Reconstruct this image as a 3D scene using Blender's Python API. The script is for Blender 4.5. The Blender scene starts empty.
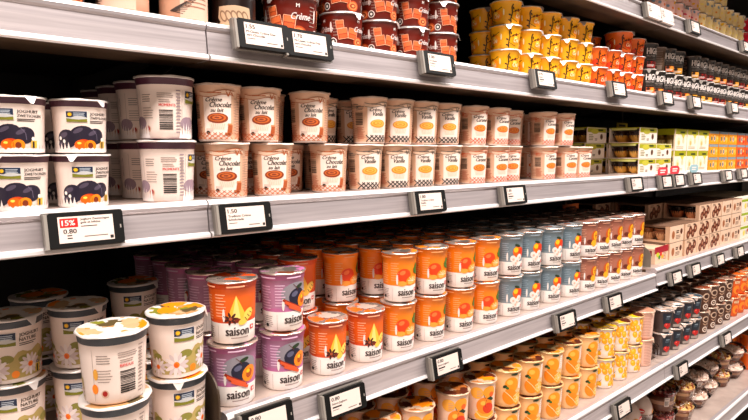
import bpy, math, random
from mathutils import Vector, Matrix
from mathutils.geometry import tessellate_polygon
random.seed(7)
sc = bpy.context.scene
COL = sc.collection
EYE = 1.5                                   # camera height; the aisle runs along +X, the cooler is towards +Y

# ------------------------------------------------------------------ camera
F = 580.0
TH = math.atan((210-152)/F)
AL = math.atan((1022-374)*math.cos(TH)/F)
fw = Vector((math.cos(AL)*math.cos(TH), math.sin(AL)*math.cos(TH), -math.sin(TH)))
rt = Vector((math.sin(AL), -math.cos(AL), 0))
up = rt.cross(fw)
def at(px, py, Y):
    d = fw + rt*((px-374)/F) + up*((210-py)/F)
    t = Y/d.y
    return Vector((d.x*t, Y, EYE + d.z*t))
cam = bpy.data.cameras.new('camera'); cam.sensor_width = 36; cam.lens = F/748*36
cam.clip_start = .02
camo = bpy.data.objects.new('camera', cam); COL.objects.link(camo)
camo.matrix_world = Matrix(((rt.x, up.x, -fw.x, 0), (rt.y, up.y, -fw.y, 0), (rt.z, up.z, -fw.z, EYE), (0, 0, 0, 1)))
sc.camera = camo

# ------------------------------------------------------------------ materials
def lin(h):
    h = h.lstrip('#'); o = []
    for i in (0, 2, 4):
        c = int(h[i:i+2], 16)/255
        o.append(c/12.92 if c <= .04045 else ((c+.055)/1.055)**2.4)
    return (*o, 1)
_m = {}
def M(hx, rough=.42, metal=0.0, spec=.5):
    k = (hx, rough, metal, spec)
    if k in _m: return _m[k]
    m = bpy.data.materials.new('print_%s' % hx.lstrip('#')); m.use_nodes = True
    b = m.node_tree.nodes['Principled BSDF']
    b.inputs['Base Color'].default_value = lin(hx); b.inputs['Roughness'].default_value = rough
    b.inputs['Metallic'].default_value = metal; b.inputs['Specular IOR Level'].default_value = spec
    _m[k] = m; return m
def noisy(name, c1, c2, scale, rough=.5, metal=0., stretch=(1, 1, 1), bump=0., rr=0.):
    m = bpy.data.materials.new(name); m.use_nodes = True; nt = m.node_tree; b = nt.nodes['Principled BSDF']
    tc = nt.nodes.new('ShaderNodeTexCoord'); mp = nt.nodes.new('ShaderNodeMapping'); mp.inputs['Scale'].default_value = stretch
    n = nt.nodes.new('ShaderNodeTexNoise'); n.inputs['Scale'].default_value = scale; n.inputs['Detail'].default_value = 4
    cr = nt.nodes.new('ShaderNodeValToRGB'); cr.color_ramp.elements[0].color = lin(c1); cr.color_ramp.elements[1].color = lin(c2)
    cr.color_ramp.elements[0].position = .35; cr.color_ramp.elements[1].position = .65
    L = nt.links.new
    L(tc.outputs['Object'], mp.inputs[0]); L(mp.outputs[0], n.inputs['Vector']); L(n.outputs[0], cr.inputs[0]); L(cr.outputs[0], b.inputs['Base Color'])
    b.inputs['Roughness'].default_value = rough; b.inputs['Metallic'].default_value = metal
    if rr:
        mr = nt.nodes.new('ShaderNodeMapRange'); mr.inputs[3].default_value = rough-rr; mr.inputs[4].default_value = rough+rr
        L(n.outputs[0], mr.inputs[0]); L(mr.outputs[0], b.inputs['Roughness'])
    if bump:
        bp = nt.nodes.new('ShaderNodeBump'); bp.inputs['Strength'].default_value = bump; bp.inputs['Distance'].default_value = .002
        L(n.outputs[0], bp.inputs['Height']); L(bp.outputs[0], b.inputs['Normal'])
    return m
ALU = noisy('brushed_aluminium', '#b2a8aa', '#c4babb', 40, .32, .4, (.15, 6, 6), 0, .06)
ALU_B = noisy('aluminium_edge_highlight', '#efe9e8', '#f8f4f2', 30, .28, .25, (.2, 4, 4))  # paler rail aluminium: highlight on nose and lip put into the colour
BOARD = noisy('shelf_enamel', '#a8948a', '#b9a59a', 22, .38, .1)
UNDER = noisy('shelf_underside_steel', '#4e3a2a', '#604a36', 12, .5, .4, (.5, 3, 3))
DARK = noisy('back_panel_and_shade', '#070707', '#0c0b0c', 8, .6)  # back panel; also the painted shade under the shelves
BLACK = M('#0b0b0c', .45)
TAGBLK = M('#0c0b0a', .6, 0., .2)
TAGGREY = M('#6e6862', .5)
TAGGREEN = M('#7a8688', .45)
PAPER = M('#e3d0c6', .6)
INK = M('#1c1614', .6)
def glassy(name, tint, mix=.16, ior=1.5):
    m = bpy.data.materials.new(name); m.use_nodes = True; nt = m.node_tree
    for n in list(nt.nodes):
        if n.type != 'OUTPUT_MATERIAL': nt.nodes.remove(n)
    out = [n for n in nt.nodes if n.type == 'OUTPUT_MATERIAL'][0]
    t = nt.nodes.new('ShaderNodeBsdfTransparent'); t.inputs[0].default_value = lin(tint)
    g = nt.nodes.new('ShaderNodeBsdfGlossy'); g.inputs['Roughness'].default_value = .12
    g.inputs[0].default_value = (.9, .9, .9, 1)
    fr = nt.nodes.new('ShaderNodeFresnel'); fr.inputs[0].default_value = ior
    ad = nt.nodes.new('ShaderNodeMath'); ad.operation = 'ADD'; ad.inputs[1].default_value = mix
    mx = nt.nodes.new('ShaderNodeMixShader')
    nt.links.new(fr.outputs[0], ad.inputs[0]); nt.links.new(ad.outputs[0], mx.inputs[0]); nt.links.new(t.outputs[0], mx.inputs[1])
    nt.links.new(g.outputs[0], mx.inputs[2]); nt.links.new(mx.outputs[0], out.inputs[0])
    return m
CLEAR = glassy('clear_plastic', '#fdfbfa', .0, 1.22)
SMOKE = glassy('smoked_plastic', '#a89c92', .03, 1.3)

# ------------------------------------------------------------------ mesh builder
class MB:
    def __init__(s): s.v = []; s.f = []; s.mi = []; s.mats = []; s.sm = []
    def m(s, mat):
        if mat not in s.mats: s.mats.append(mat)
        return s.mats.index(mat)
    def add(s, vs, fs, mat, smooth=False):
        o = len(s.v); s.v += [tuple(v) for v in vs]; k = s.m(mat)
        for f in fs: s.f.append(tuple(i+o for i in f)); s.mi.append(k); s.sm.append(smooth)
    def box(s, a, b, mat):
        x0, y0, z0 = a; x1, y1, z1 = b
        s.add([(x0,y0,z0),(x1,y0,z0),(x1,y1,z0),(x0,y1,z0),(x0,y0,z1),(x1,y0,z1),(x1,y1,z1),(x0,y1,z1)],
              [(0,3,2,1),(4,5,6,7),(0,1,5,4),(1,2,6,5),(2,3,7,6),(3,0,4,7)], mat)
    def lathe(s, prof, mats, seg=40, smooth=True, bumpy=0):
        n = len(prof)
        vs = []
        for j, (r, z) in enumerate(prof):
            for i in range(seg):
                a = 2*math.pi*i/seg
                rr = r*(1+bumpy*(1 if i % 2 else -1))
                vs.append((rr*math.sin(a), -rr*math.cos(a), z))
        o = len(s.v); s.v += vs
        for j in range(n-1):
            k = s.m(mats[j] if isinstance(mats, (list, tuple)) else mats)
            for i in range(seg):
                i2 = (i+1) % seg
                s.f.append((o+j*seg+i, o+j*seg+i2, o+(j+1)*seg+i2, o+(j+1)*seg+i)); s.mi.append(k); s.sm.append(smooth)
    def prism(s, prof, x0, x1, mats):
        """profile of (y,z) points, closed, extruded along X"""
        n = len(prof)
        vs = [(x0, y, z) for y, z in prof]+[(x1, y, z) for y, z in prof]
        for i in range(n):
            j = (i+1) % n
            mt = mats[i] if isinstance(mats, (list, tuple)) else mats
            s.add([vs[i], vs[j], vs[n+j], vs[n+i]], [(0, 1, 2, 3)], mt)
        mt = mats[0] if isinstance(mats, (list, tuple)) else mats
        for x, flip in ((x0, 0), (x1, 1)):
            tri = tessellate_polygon([[Vector((y, z, 0)) for y, z in prof]])
            s.add([(x, y, z) for y, z in prof], [t if flip else t[::-1] for t in tri], mt)
    def decal(s, D, fn):
        for tris, mat, lay in D.items:
            vs = []; fs = []
            for t in tris:
                fs.append((len(vs), len(vs)+1, len(vs)+2))
                vs += [fn(p[0], p[1], lay) for p in t]
            s.add(vs, fs, mat, False)
    def mesh(s, name):
        me = bpy.data.meshes.new(name); me.from_pydata(s.v, [], s.f)
        for m in s.mats: me.materials.append(m)
        me.polygons.foreach_set('material_index', s.mi)
        me.polygons.foreach_set('use_smooth', s.sm)
        me.update(); return me

# ---- text -> triangles
_txt = {}
def text_tris(st, shear=0., bold=0.):
    k = (st, shear, bold)
    if k in _txt: return _txt[k]
    cu = bpy.data.curves.new('t', 'FONT'); cu.body = st; cu.size = 1; cu.shear = shear
    cu.resolution_u = 2
    ob = bpy.data.objects.new('t', cu); COL.objects.link(ob)
    bpy.context.view_layer.update()
    me = ob.evaluated_get(bpy.context.evaluated_depsgraph_get()).to_mesh()
    me.calc_loop_triangles()
    vs = [v.co.copy() for v in me.vertices]
    tris = []
    for t in me.loop_triangles:
        a, b, c = [(vs[i].x, vs[i].y) for i in t.vertices]
        if (b[0]-a[0])*(c[1]-a[1])-(b[1]-a[1])*(c[0]-a[0]) < 0: b, c = c, b
        tris.append((a, b, c))
    bpy.data.objects.remove(ob); bpy.data.curves.remove(cu)
    xs = [p[0] for t in tris for p in t] or [0]
    _txt[k] = (tris, min(xs), max(xs)); return _txt[k]

class Dec:
    """flat print in millimetres, later wrapped on a surface"""
    def __init__(s, lim=5.0): s.items = []; s.lim = lim
    def _split(s, tris):
        out = []; st = list(tris)
        while st:
            a, b, c = st.pop()
            e = (abs(a[0]-b[0]), abs(b[0]-c[0]), abs(c[0]-a[0])); m = max(e)
            if m <= s.lim: out.append((a, b, c)); continue
            if e[0] == m: q = ((a[0]+b[0])/2, (a[1]+b[1])/2); st += [(a, q, c), (q, b, c)]
            elif e[1] == m: q = ((b[0]+c[0])/2, (b[1]+c[1])/2); st += [(a, b, q), (a, q, c)]
            else: q = ((a[0]+c[0])/2, (a[1]+c[1])/2); st += [(a, b, q), (q, b, c)]
        return out
    def poly(s, pts, mat, lay=1):
        t = tessellate_polygon([[Vector((p[0], p[1], 0)) for p in pts]])
        tr = []
        for i in t:
            a, b, c = [tuple(pts[j][:2]) for j in i]
            if (b[0]-a[0])*(c[1]-a[1])-(b[1]-a[1])*(c[0]-a[0]) < 0: b, c = c, b
            tr.append((a, b, c))
        s.items.append((s._split(tr), mat, lay)); return s
    def rect(s, x0, y0, x1, y1, mat, lay=1): return s.poly([(x0, y0), (x1, y0), (x1, y1), (x0, y1)], mat, lay)
    def ell(s, cx, cy, rx, ry, mat, lay=1, rot=0, n=18):
        c, q = math.cos(rot), math.sin(rot)
        return s.poly([(cx+rx*math.cos(a)*c-ry*math.sin(a)*q, cy+rx*math.cos(a)*q+ry*math.sin(a)*c) for a in [2*math.pi*i/n for i in range(n)]], mat, lay)
    def line(s, x0, y0, x1, y1, w, mat, lay=2):
        d = math.hypot(x1-x0, y1-y0) or 1; nx, ny = -(y1-y0)/d*w/2, (x1-x0)/d*w/2
        return s.poly([(x0+nx, y0+ny), (x0-nx, y0-ny), (x1-nx, y1-ny), (x1+nx, y1+ny)], mat, lay)
    def path(s, pts, w, mat, lay=2):
        for a, b in zip(pts, pts[1:]): s.line(*a, *b, w, mat, lay)
        return s
    def text(s, st, x, y, h, mat, lay=3, sx=1., align='l', shear=0., bold=0., up=False):
        tris, x0, x1 = text_tris(st, shear, bold); k = h/.7
        off = {'l': x0, 'c': (x0+x1)/2, 'r': x1}[align]
        if up: f = lambda p: (x-p[1]*k, y+(p[0]-off)*k*sx)
        else: f = lambda p: (x+(p[0]-off)*k*sx, y+p[1]*k)
        g0 = f; T_ = [tuple(f(p) for p in t) for t in tris]
        if bold: T_ += [tuple((p[0]+h*.075, p[1]+h*.02) for p in t) for t in list(T_)]
        s.items.append((s._split(T_), mat, lay)); return s
    def lines(s, x0, y0, x1, n, step, w, mat, lay=2, jit=.25):
        r = random.Random(int(x0*7+y0*3+n))
        for i in range(n): s.rect(x0, y0-i*step, x1-(x1-x0)*jit*r.random(), y0-i*step+w, mat, lay)
        return s
    def barcode(s, x0, y0, x1, y1, mat=None, vert=False):
        r = random.Random(5); y = y0 if not vert else x0; e = y1 if not vert else x1
        while y < e:
            w = r.choice((.7, 1.1, 1.7))
            if vert: s.rect(y, y0, min(y+w, e), y1, mat or INK, 2)
            else: s.rect(x0, y, x1, min(y+w, e), mat or INK, 2)
            y += w+r.choice((.7, 1., 1.3))
        return s

def wrap(prof_r):
    """map mm (x along the circumference, y up) onto a round wall; prof_r(z)->radius"""
    def fn(x, y, lay):
        z = y/1000.; r = prof_r(z); a = x/1000./R0[0]; rr = r+.00022+.00013*lay
        return (rr*math.sin(a), -rr*math.cos(a), z)
    return fn
R0 = [.03]

# ------------------------------------------------------------------ object plumbing
def tag(o, label=None, cat=None, group=None, kind=None):
    if label: o['label'] = label
    if cat: o['category'] = cat
    if group: o['group'] = group
    if kind: o['kind'] = kind
    return o
def empty(name, loc, rz=0):
    o = bpy.data.objects.new(name, None); COL.objects.link(o); o.location = loc; o.rotation_euler = (0, 0, rz); o.empty_display_size = .03; return o
def obj(name, me, parent=None, loc=None):
    if isinstance(me, MB): me = me.mesh(name)
    o = bpy.data.objects.new(name, me); COL.objects.link(o)
    if parent: o.parent = parent
    if loc: o.location = loc
    return o
def copy_tree(o, parent=None):
    c = o.copy(); COL.objects.link(c); c.parent = parent
    for ch in list(KIDS.get(o.name, [])):
        d = copy_tree(ch, c)
        KIDS.setdefault(c.name, []).append(d)
    return c
KIDS = {}
def kid(name, me, parent, label=None):
    o = obj(name, me, parent); KIDS.setdefault(parent.name, []).append(o)
    if label: o['label'] = label
    return o

# ------------------------------------------------------------------ palette
W = M('#f4e9e2', .35); WP = M('#ead9cf', .4); CREAM = M('#ecd0b8', .42)
ORG = M('#f0620a', .36); ORG2 = M('#ff8a12', .36); ORGD = M('#cf3f08', .36); YEL = M('#ffc21a', .36); YEL2 = M('#ffdf55', .4)
RED = M('#d01a14', .4); OLV = M('#7d7a1c', .5); GRN = M('#3f6a24', .45); DGRN = M('#22361a', .45)
NAVY = M('#1d2a44', .4); SLATE = M('#3a4148', .4); PLUM = M('#4a1f33', .4); PUR = M('#8a4a82', .4); PUR2 = M('#b55f8e', .4); DPL = M('#1b1522', .35)
BRN = M('#5a2412', .4); BRN2 = M('#8c3a1a', .4); BRN3 = M('#b2562a', .4); SKY = M('#4a6a8a', .45)
FOIL = M('#d9d0cb', .28, .6); FOILW = M('#e9dfd8', .3, .2)

# ------------------------------------------------------------------ cups
def rfun(rb, rt_, h):
    return lambda z: rb+(rt_-rb)*min(max(z/h, 0), 1)
def cup_body(rb, rt_, h, bands, decs, band_h=.010, band_mat=None, seg=40, rim=None):
    """bands: list of (z_top, material) from the base; band_mat: the collar under the rim"""
    b = MB(); rf = rfun(rb, rt_-.0012, h)
    prof = [(0.0005, .003), (rb-.006, .0028), (rb-.004, .0004), (rb-.0015, 0), (rf(.002), .002)]
    mats = [bands[0][1]]*4; z = .002
    zb = h-band_h
    for zt, mt in bands:
        zt = min(zt, zb)
        n = max(1, int((zt-z)/.012))
        for i in range(1, n+1):
            zz = z+(zt-z)*i/n; prof.append((rf(zz), zz)); mats.append(mt)
        z = zt
    bm = band_mat or bands[-1][1]
    prof += [(rf(zb)+.0009, zb+.0007), (rt_, h-.0022), (rt_+.0007, h-.002), (rt_+.0009, h-.0006), (rt_-.001, h-.0004)]
    mats += [bm, bm, rim or bm, rim or bm, rim or bm]
    b.lathe(prof, mats, seg)
    R0[0] = (rb+rt_)/2
    b.decal(decs, wrap(lambda z: rf(z) if z < zb else rf(z)+.0012))
    return b.mesh('cup_body')
def lid(rt_, h, pal, seed=1, tab=True, seg=44, drop=.0020, wav=.0008):
    """crimped foil lid with a printed top and a pull tab"""
    r = random.Random(seed); b = MB()
    blobs = [(r.uniform(-1, 1)*rt_, r.uniform(-1, 1)*rt_, r.uniform(.25, .6)*rt_, r.uniform(.12, .4)*rt_, r.uniform(0, 3), r.choice(pal[1:])) for _ in range(16)]
    rings = [.0001, .16, .3, .45, .6, .74, .86, .95, 1.]
    ro = rt_+.0013; vs = []
    ph = [r.uniform(0, 6) for _ in range(4)]
    def hz(f, a):
        return h+.0008+wav*f*(math.sin(3*a+ph[0])*.5+math.sin(7*a+ph[1])*.35+math.sin(11*a+ph[2])*.2) - .0012*(1-f)
    for f in rings:
        for i in range(seg):
            a = 2*math.pi*i/seg; vs.append((ro*f*math.sin(a), -ro*f*math.cos(a), hz(f, a)))
    skirt = []
    for i in range(seg):
        a = 2*math.pi*i/seg; w = .0006*math.sin(9*a+ph[3])
        ext = 0
        vs.append(((ro+.0004+w)*math.sin(a), -(ro+.0004+w)*math.cos(a), h-drop*(.75+.25*math.sin(5*a+ph[1]))))
    n = len(rings)
    for j in range(n):
        for i in range(seg):
            i2 = (i+1) % seg
            idx = (j*seg+i, j*seg+i2, (j+1)*seg+i2, (j+1)*seg+i)
            cx = sum(vs[k][0] for k in idx)/4; cy = sum(vs[k][1] for k in idx)/4
            mt = pal[0]
            if j < n-2:
                for bx, by, ra, rb_, ro_, m_ in blobs:
                    dx, dy = cx-bx, cy-by; u = dx*math.cos(ro_)+dy*math.sin(ro_); v = -dx*math.sin(ro_)+dy*math.cos(ro_)
                    if (u/ra)**2+(v/rb_)**2 < 1: mt = m_
            s_ = b.m(mt); b.f.append(idx); b.mi.append(s_); b.sm.append(True)
    b.v = [tuple(v) for v in vs]
    if tab:
        a0 = r.uniform(-.9, .9); c, s_ = math.cos(a0), math.sin(a0)
        P = [(-.009, -ro+.001, h+.0009), (.009, -ro+.001, h+.0009), (.002, -ro-.003, h-.0105), (-.002, -ro-.003, h-.0105)]
        Q = [(x, y+.0004, z-.0003) for x, y, z in P]
        rotp = lambda p: (p[0]*c-p[1]*s_, p[0]*s_+p[1]*c, p[2])
        b.add([rotp(p) for p in P+Q], [(0, 3, 2, 1), (4, 5, 6, 7), (0, 1, 5, 4), (1, 2, 6, 5), (2, 3, 7, 6), (3, 0, 4, 7)], pal[0])
    return b.mesh('foil_lid')

# ---- prints
def logo(d, x, y, w=28, h=17):
    d.rect(x-.6, y-.6, x+w+.6, y+h+.6, W, 2)
    d.rect(x, y+h*.42, x+w, y+h, NAVY, 3)
    d.poly([(x, y+h*.3), (x+w*.25, y+h*.42), (x+w*.55, y+h*.62), (x+w*.8, y+h*.5), (x+w, y+h*.42), (x+w, y+h*.24), (x, y+h*.24)], M('#c9c7c4'), 4)
    d.poly([(x, y), (x+w, y), (x+w, y+h*.3), (x+w*.6, y+h*.22), (x+w*.3, y+h*.26), (x, y+h*.36)], OLV, 5)
    sx, sy = x+w*.18, y+h*.7; pts = []
    for i in range(20):
        a = math.pi*2*i/20; q = (h*.22 if i % 2 else h*.12); pts.append((sx+q*math.cos(a), sy+q*math.sin(a)))
    d.poly(pts, YEL, 5)
    d.lines(x+w*.36, y+h*.8, x+w*.9, 3, h*.13, h*.06, M('#b9c2cc'), 5, .1)
def backprint(d, x, red='BIFIDUS'):
    d.lines(x-2, 62, x+22, 3, 2.6, .9, M('#9a857c'), 2)
    d.text(red, x, 45, 3.4, RED, 3, bold=.01); d.lines(x, 53, x+18, 2, 2.6, .8, M('#8a6a5c'), 2)
    d.barcode(x, 13, x+19, 40)
    d.lines(x-26, 60, x-10, 4, 3., .9, M('#8a7a70'), 2); d.lines(x-26, 42, x-8, 5, 3.4, .9, M('#a08b80'), 2)
    d.ell(x-18, 14, 4.6, 5, M('#d9b29a'), 2); d.ell(x-18, 14.5, 3, 3.4, M('#a31b14'), 3)
    d.lines(x+25, 60, x+30, 9, 4.6, 1.2, M('#b09c92'), 2)
    d.line(x-31, 5, x-31, 68, .5, M('#b09c92'), 2); d.line(x+33, 5, x+33, 68, .5, M('#b09c92'), 2)
def daisy(d, cx, cy, R, k=0):
    n = 13
    for i in range(n):
        a = math.pi*2*i/n+.2+k
        d.ell(cx+R*.58*math.cos(a), cy+R*.55*math.sin(a), R*.46, R*.16, M('#efe0dc') if i % 2 else M('#dcc8c6'), 4 if i % 2 else 3, a, 10)
    d.ell(cx, cy, R*.25, R*.25, ORG2, 5, 0, 12); d.ell(cx-R*.05, cy-R*.04, R*.17, R*.17, ORG, 6, 0, 10)
def art_nature():
    d = Dec()
    pts = [(-60, 4)]+[(x, 34+9*math.sin(x*.06)+4*math.sin(x*.21)) for x in range(-60, 61, 6)]+[(60, 4)]
    d.poly(pts, M('#b8a05c'), 1)
    for x, y, r in ((-50, 30, 7), (-8, 33, 9), (14, 31, 8), (44, 30, 9)): d.ell(x, y, r, r*.6, M('#8b8436'), 2)
    d.rect(-60, 1.5, 60, 6, M('#e8d6cc'), 2)
    daisy(d, -22, 19, 17); daisy(d, 22, 22, 15, .2); daisy(d, -50, 16, 13, .1); daisy(d, 50, 13, 11)
    d.ell(2, 12, 5, 5, ORG2, 6)
    logo(d, -24, 50)
    d.text('JOGHURT', 8, 61, 4.4, M('#3a2c18'), 3, bold=.012); d.text('NATURE', 8, 54.6, 4.4, M('#3a2c18'), 3, bold=.012)
    d.lines(8, 51.4, 34, 2, 2.4, 1., INK, 2)
    d.rect(30, 8, 39, 19, M('#e9c63a'), 7); d.rect(32, 8, 35, 18, INK, 8)
    d.lines(31, 22, 38, 2, 2, 1, INK, 7)
    backprint(d, 112)
    d.ell(82, 20, 4, 6, ORG2, 3); d.ell(84, 38, 3, 7, M('#e8a43a'), 3); d.ell(-72, 16, 6, 6, ORG, 3); d.ell(-74, 33, 5, 7, M('#e0963a'), 3)
    d.lines(-100, 66, -92, 14, 4.4, 1.6, M('#a08b80'), 2)
    return d
def art_zwet():
    d = Dec()
    for x, y, rx, ry in ((-26, 23, 15, 15), (-4, 31, 17, 13), (16, 27, 15, 13), (-34, 12, 9, 8)):
        d.ell(x, y, rx, ry, M('#221a2c'), 2, .2); d.ell(x-rx*.3, y+ry*.4, rx*.45, ry*.25, M('#4f4456'), 3, .5)
    d.path([(12, 38), (18, 30), (19, 20)], .8, M('#6e6276'), 4)
    d.ell(-2, 13, 12, 9.5, ORGD, 4); d.ell(-6, 13, 9, 8, ORG, 5); d.ell(8, 12, 9, 9, ORG2, 5); d.ell(8, 12, 4, 5, M('#7a2c0c'), 6); d.ell(-8, 16, 3, 2, YEL2, 6)
    r = random.Random(3)
    pts = [(-62, 0.8)]
    x = -62
    while x < 60: pts += [(x, 5+r.random()*4), (x+2.5, 12+r.random()*8 if abs(x) > 22 else 8), (x+4.5, 5+r.random()*3)]; x += 6
    pts += [(62, 0.8)]
    d.poly(pts, M('#f2e4de'), 6)
    for x, y in ((-36, 24), (-30, 19), (-42, 17), (28, 22), (33, 15)): d.ell(x, y, 2.2, 3, W, 7)
    d.rect(25, 8, 34, 19, M('#e8b53a'), 8); d.rect(27, 8, 30, 18, INK, 9)
    logo(d, -24, 50)
    d.text('JOGHURT', 8, 61, 4.4, INK, 3, bold=.012); d.text('ZWETSCHGEN', 8, 54.6, 4.2, INK, 3, sx=.85, bold=.012)
    d.lines(8, 51, 36, 2, 2.6, 1.2, INK, 2)
    backprint(d, 108, 'MOMENTS')
    d.path([(64, 62), (62, 50), (64, 34), (66, 50), (64, 62)], .5, M('#8a6f72'), 2)
    d.path([(-62, 62), (-64, 50), (-62, 36), (-60, 50), (-62, 62)], .5, M('#8a6f72'), 2)
    logo(d, 146, 50, 26, 17)
    for x0 in (150, 75, -80):
        d.ell(x0, 22, 12, 9, M('#9c8490'), 2)
        pts = [(x0-14, 1)]
        for i in range(6): pts += [(x0-13+i*5, 7), (x0-11+i*5, 16+(i*7 % 9)), (x0-9+i*5, 6)]
        d.poly(pts+[(x0+18, 1)], M('#f5eae6'), 4)
    d.lines(-104, 66, -96, 14, 4.4, 1.6, M('#a08b90'), 2)
    return d
def art_creme(kind):
    d = Dec()
    name, c1, c2, lat, rib = {'choc': ('Chocolat', BRN2, M('#d0672a'), M('#c7683a'), M('#c0693e')),
        'van': ('Vanille', M('#e8922c'), M('#f8b850'), M('#3c3430'), M('#6e625a')),
        'car': ('Caramel', M('#e0671c'), M('#ff9a3c'), M('#e2532a'), M('#d2623a'))}[kind]
    tw = 'choc' == kind
    for xo in (0, 104):
        d.rect(xo-21, 4, xo+21, 68, M('#fbe6d8'), 1)
        # ribbon
        pts = [(xo-26, 70)]+[(xo+x, 73+2.2*math.sin(x*.12)) for x in range(-26, 27, 4)]+[(xo+26, 67)]+[(xo+x, 67+2.2*math.sin(x*.12)) for x in range(26, -27, -4)]
        d.poly(pts, M('#e8c4a8'), 2)
        d.path([(xo+x, 73+2.2*math.sin(x*.12)) for x in range(-26, 27, 4)], .9, rib, 3)
        d.path([(xo+x, 67+2.2*math.sin(x*.12)) for x in range(-26, 27, 4)], .9, rib, 3)
        d.lines(xo-14, 70, xo+6, 1, 2, 1.8, rib, 4)
        d.path([(xo+12, 74), (xo+16, 66), (xo+19, 75), (xo+23, 68)], 1.8, rib, 4)
        d.text('Crème', xo-17, 58, 6, M('#3a2418'), 4, shear=.35, bold=.01)
        d.text(name, xo-11, 50, 7.4, M('#2c1a10'), 4, shear=.35, align='l', sx=.82, bold=.012)
        if tw: d.text('au lait', xo-10, 43, 5.6, M('#2c1a10'), 4, shear=.3, sx=.95, bold=.015)
        cy = 34 if tw else 36
        d.ell(xo, cy, 16, 7.6, c1, 3); d.ell(xo-.5, cy+.6, 13, 5.6, c2, 4); d.ell(xo-1, cy+.6, 10, 4, c1, 5); d.ell(xo-1, cy+.8, 7, 2.6, c2, 6); d.ell(xo-1, cy+.8, 3.6, 1.2, c1, 7)
        d.poly([(xo-15, cy-3), (xo-8, cy-7), (xo+8, cy-7), (xo+15, cy-3), (xo+11, cy-17), (xo-11, cy-17)], M('#f3d9c6'), 2)
        for i in range(-3, 4): d.line(xo+i*3.4, cy-8, xo+i*2.7, cy-16, .6, M('#d9b095'), 3)
        if tw:
            d.poly([(xo+14, 12), (xo+23, 13), (xo+24, 24), (xo+16, 24)], BRN3, 5); d.rect(xo+15, 24, xo+23, 26.5, M('#d98a5a'), 6); d.poly([(xo+10, 9), (xo+20, 8), (xo+21, 12), (xo+11, 13)], BRN2, 6)
            d.rect(xo-18, 15, xo-7, 19, M('#dcc3b4'), 5); d.ell(xo-15, 13, 3, 2.6, M('#33271f'), 6)
    d.barcode(-42, 34, -30, 57, M('#4a3c34')); d.lines(-44, 66, -26, 3, 2.8, 1.1, rib, 2); d.lines(-43, 28, -26, 6, 3.9, 1.5, M('#c47f62'), 2); d.lines(26, 62, 34, 13, 4.2, 1.6, M('#c9a088'), 2)
    # lattice cloth round the bottom
    for xo in (0, 104) if not tw else (0, 52, 104, 156):
        for i in range(-2, 3):
            x = xo+i*8.6; w = {'choc': 1.0, 'van': 1.9, 'car': 1.3}[kind]; t_ = 15 if kind != 'choc' else 13
            d.line(x-7, 3, x+7, t_, w, lat, 8); d.line(x+7, 3, x-7, t_, w, lat, 9)
    for xo in (52, 156):
        d.lines(xo-20, 70, xo+10, 3, 2.8, 1.1, rib, 2)
        d.barcode(xo-4, 34, xo+12, 57, M('#4a3c34')); d.lines(xo-22, 58, xo-8, 9, 3.6, 1.2, M('#b98d74'), 2); d.lines(xo-20, 26, xo+18, 5, 3.8, 1.3, M('#c47f62'), 2)
    return d
def cross(d, x, y, s=7, lay=5):
    d.rect(x, y, x+s, y+s, RED, lay); d.rect(x+s*.4, y+s*.18, x+s*.6, y+s*.82, W, lay+1); d.rect(x+s*.18, y+s*.4, x+s*.82, y+s*.6, W, lay+1)
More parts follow.
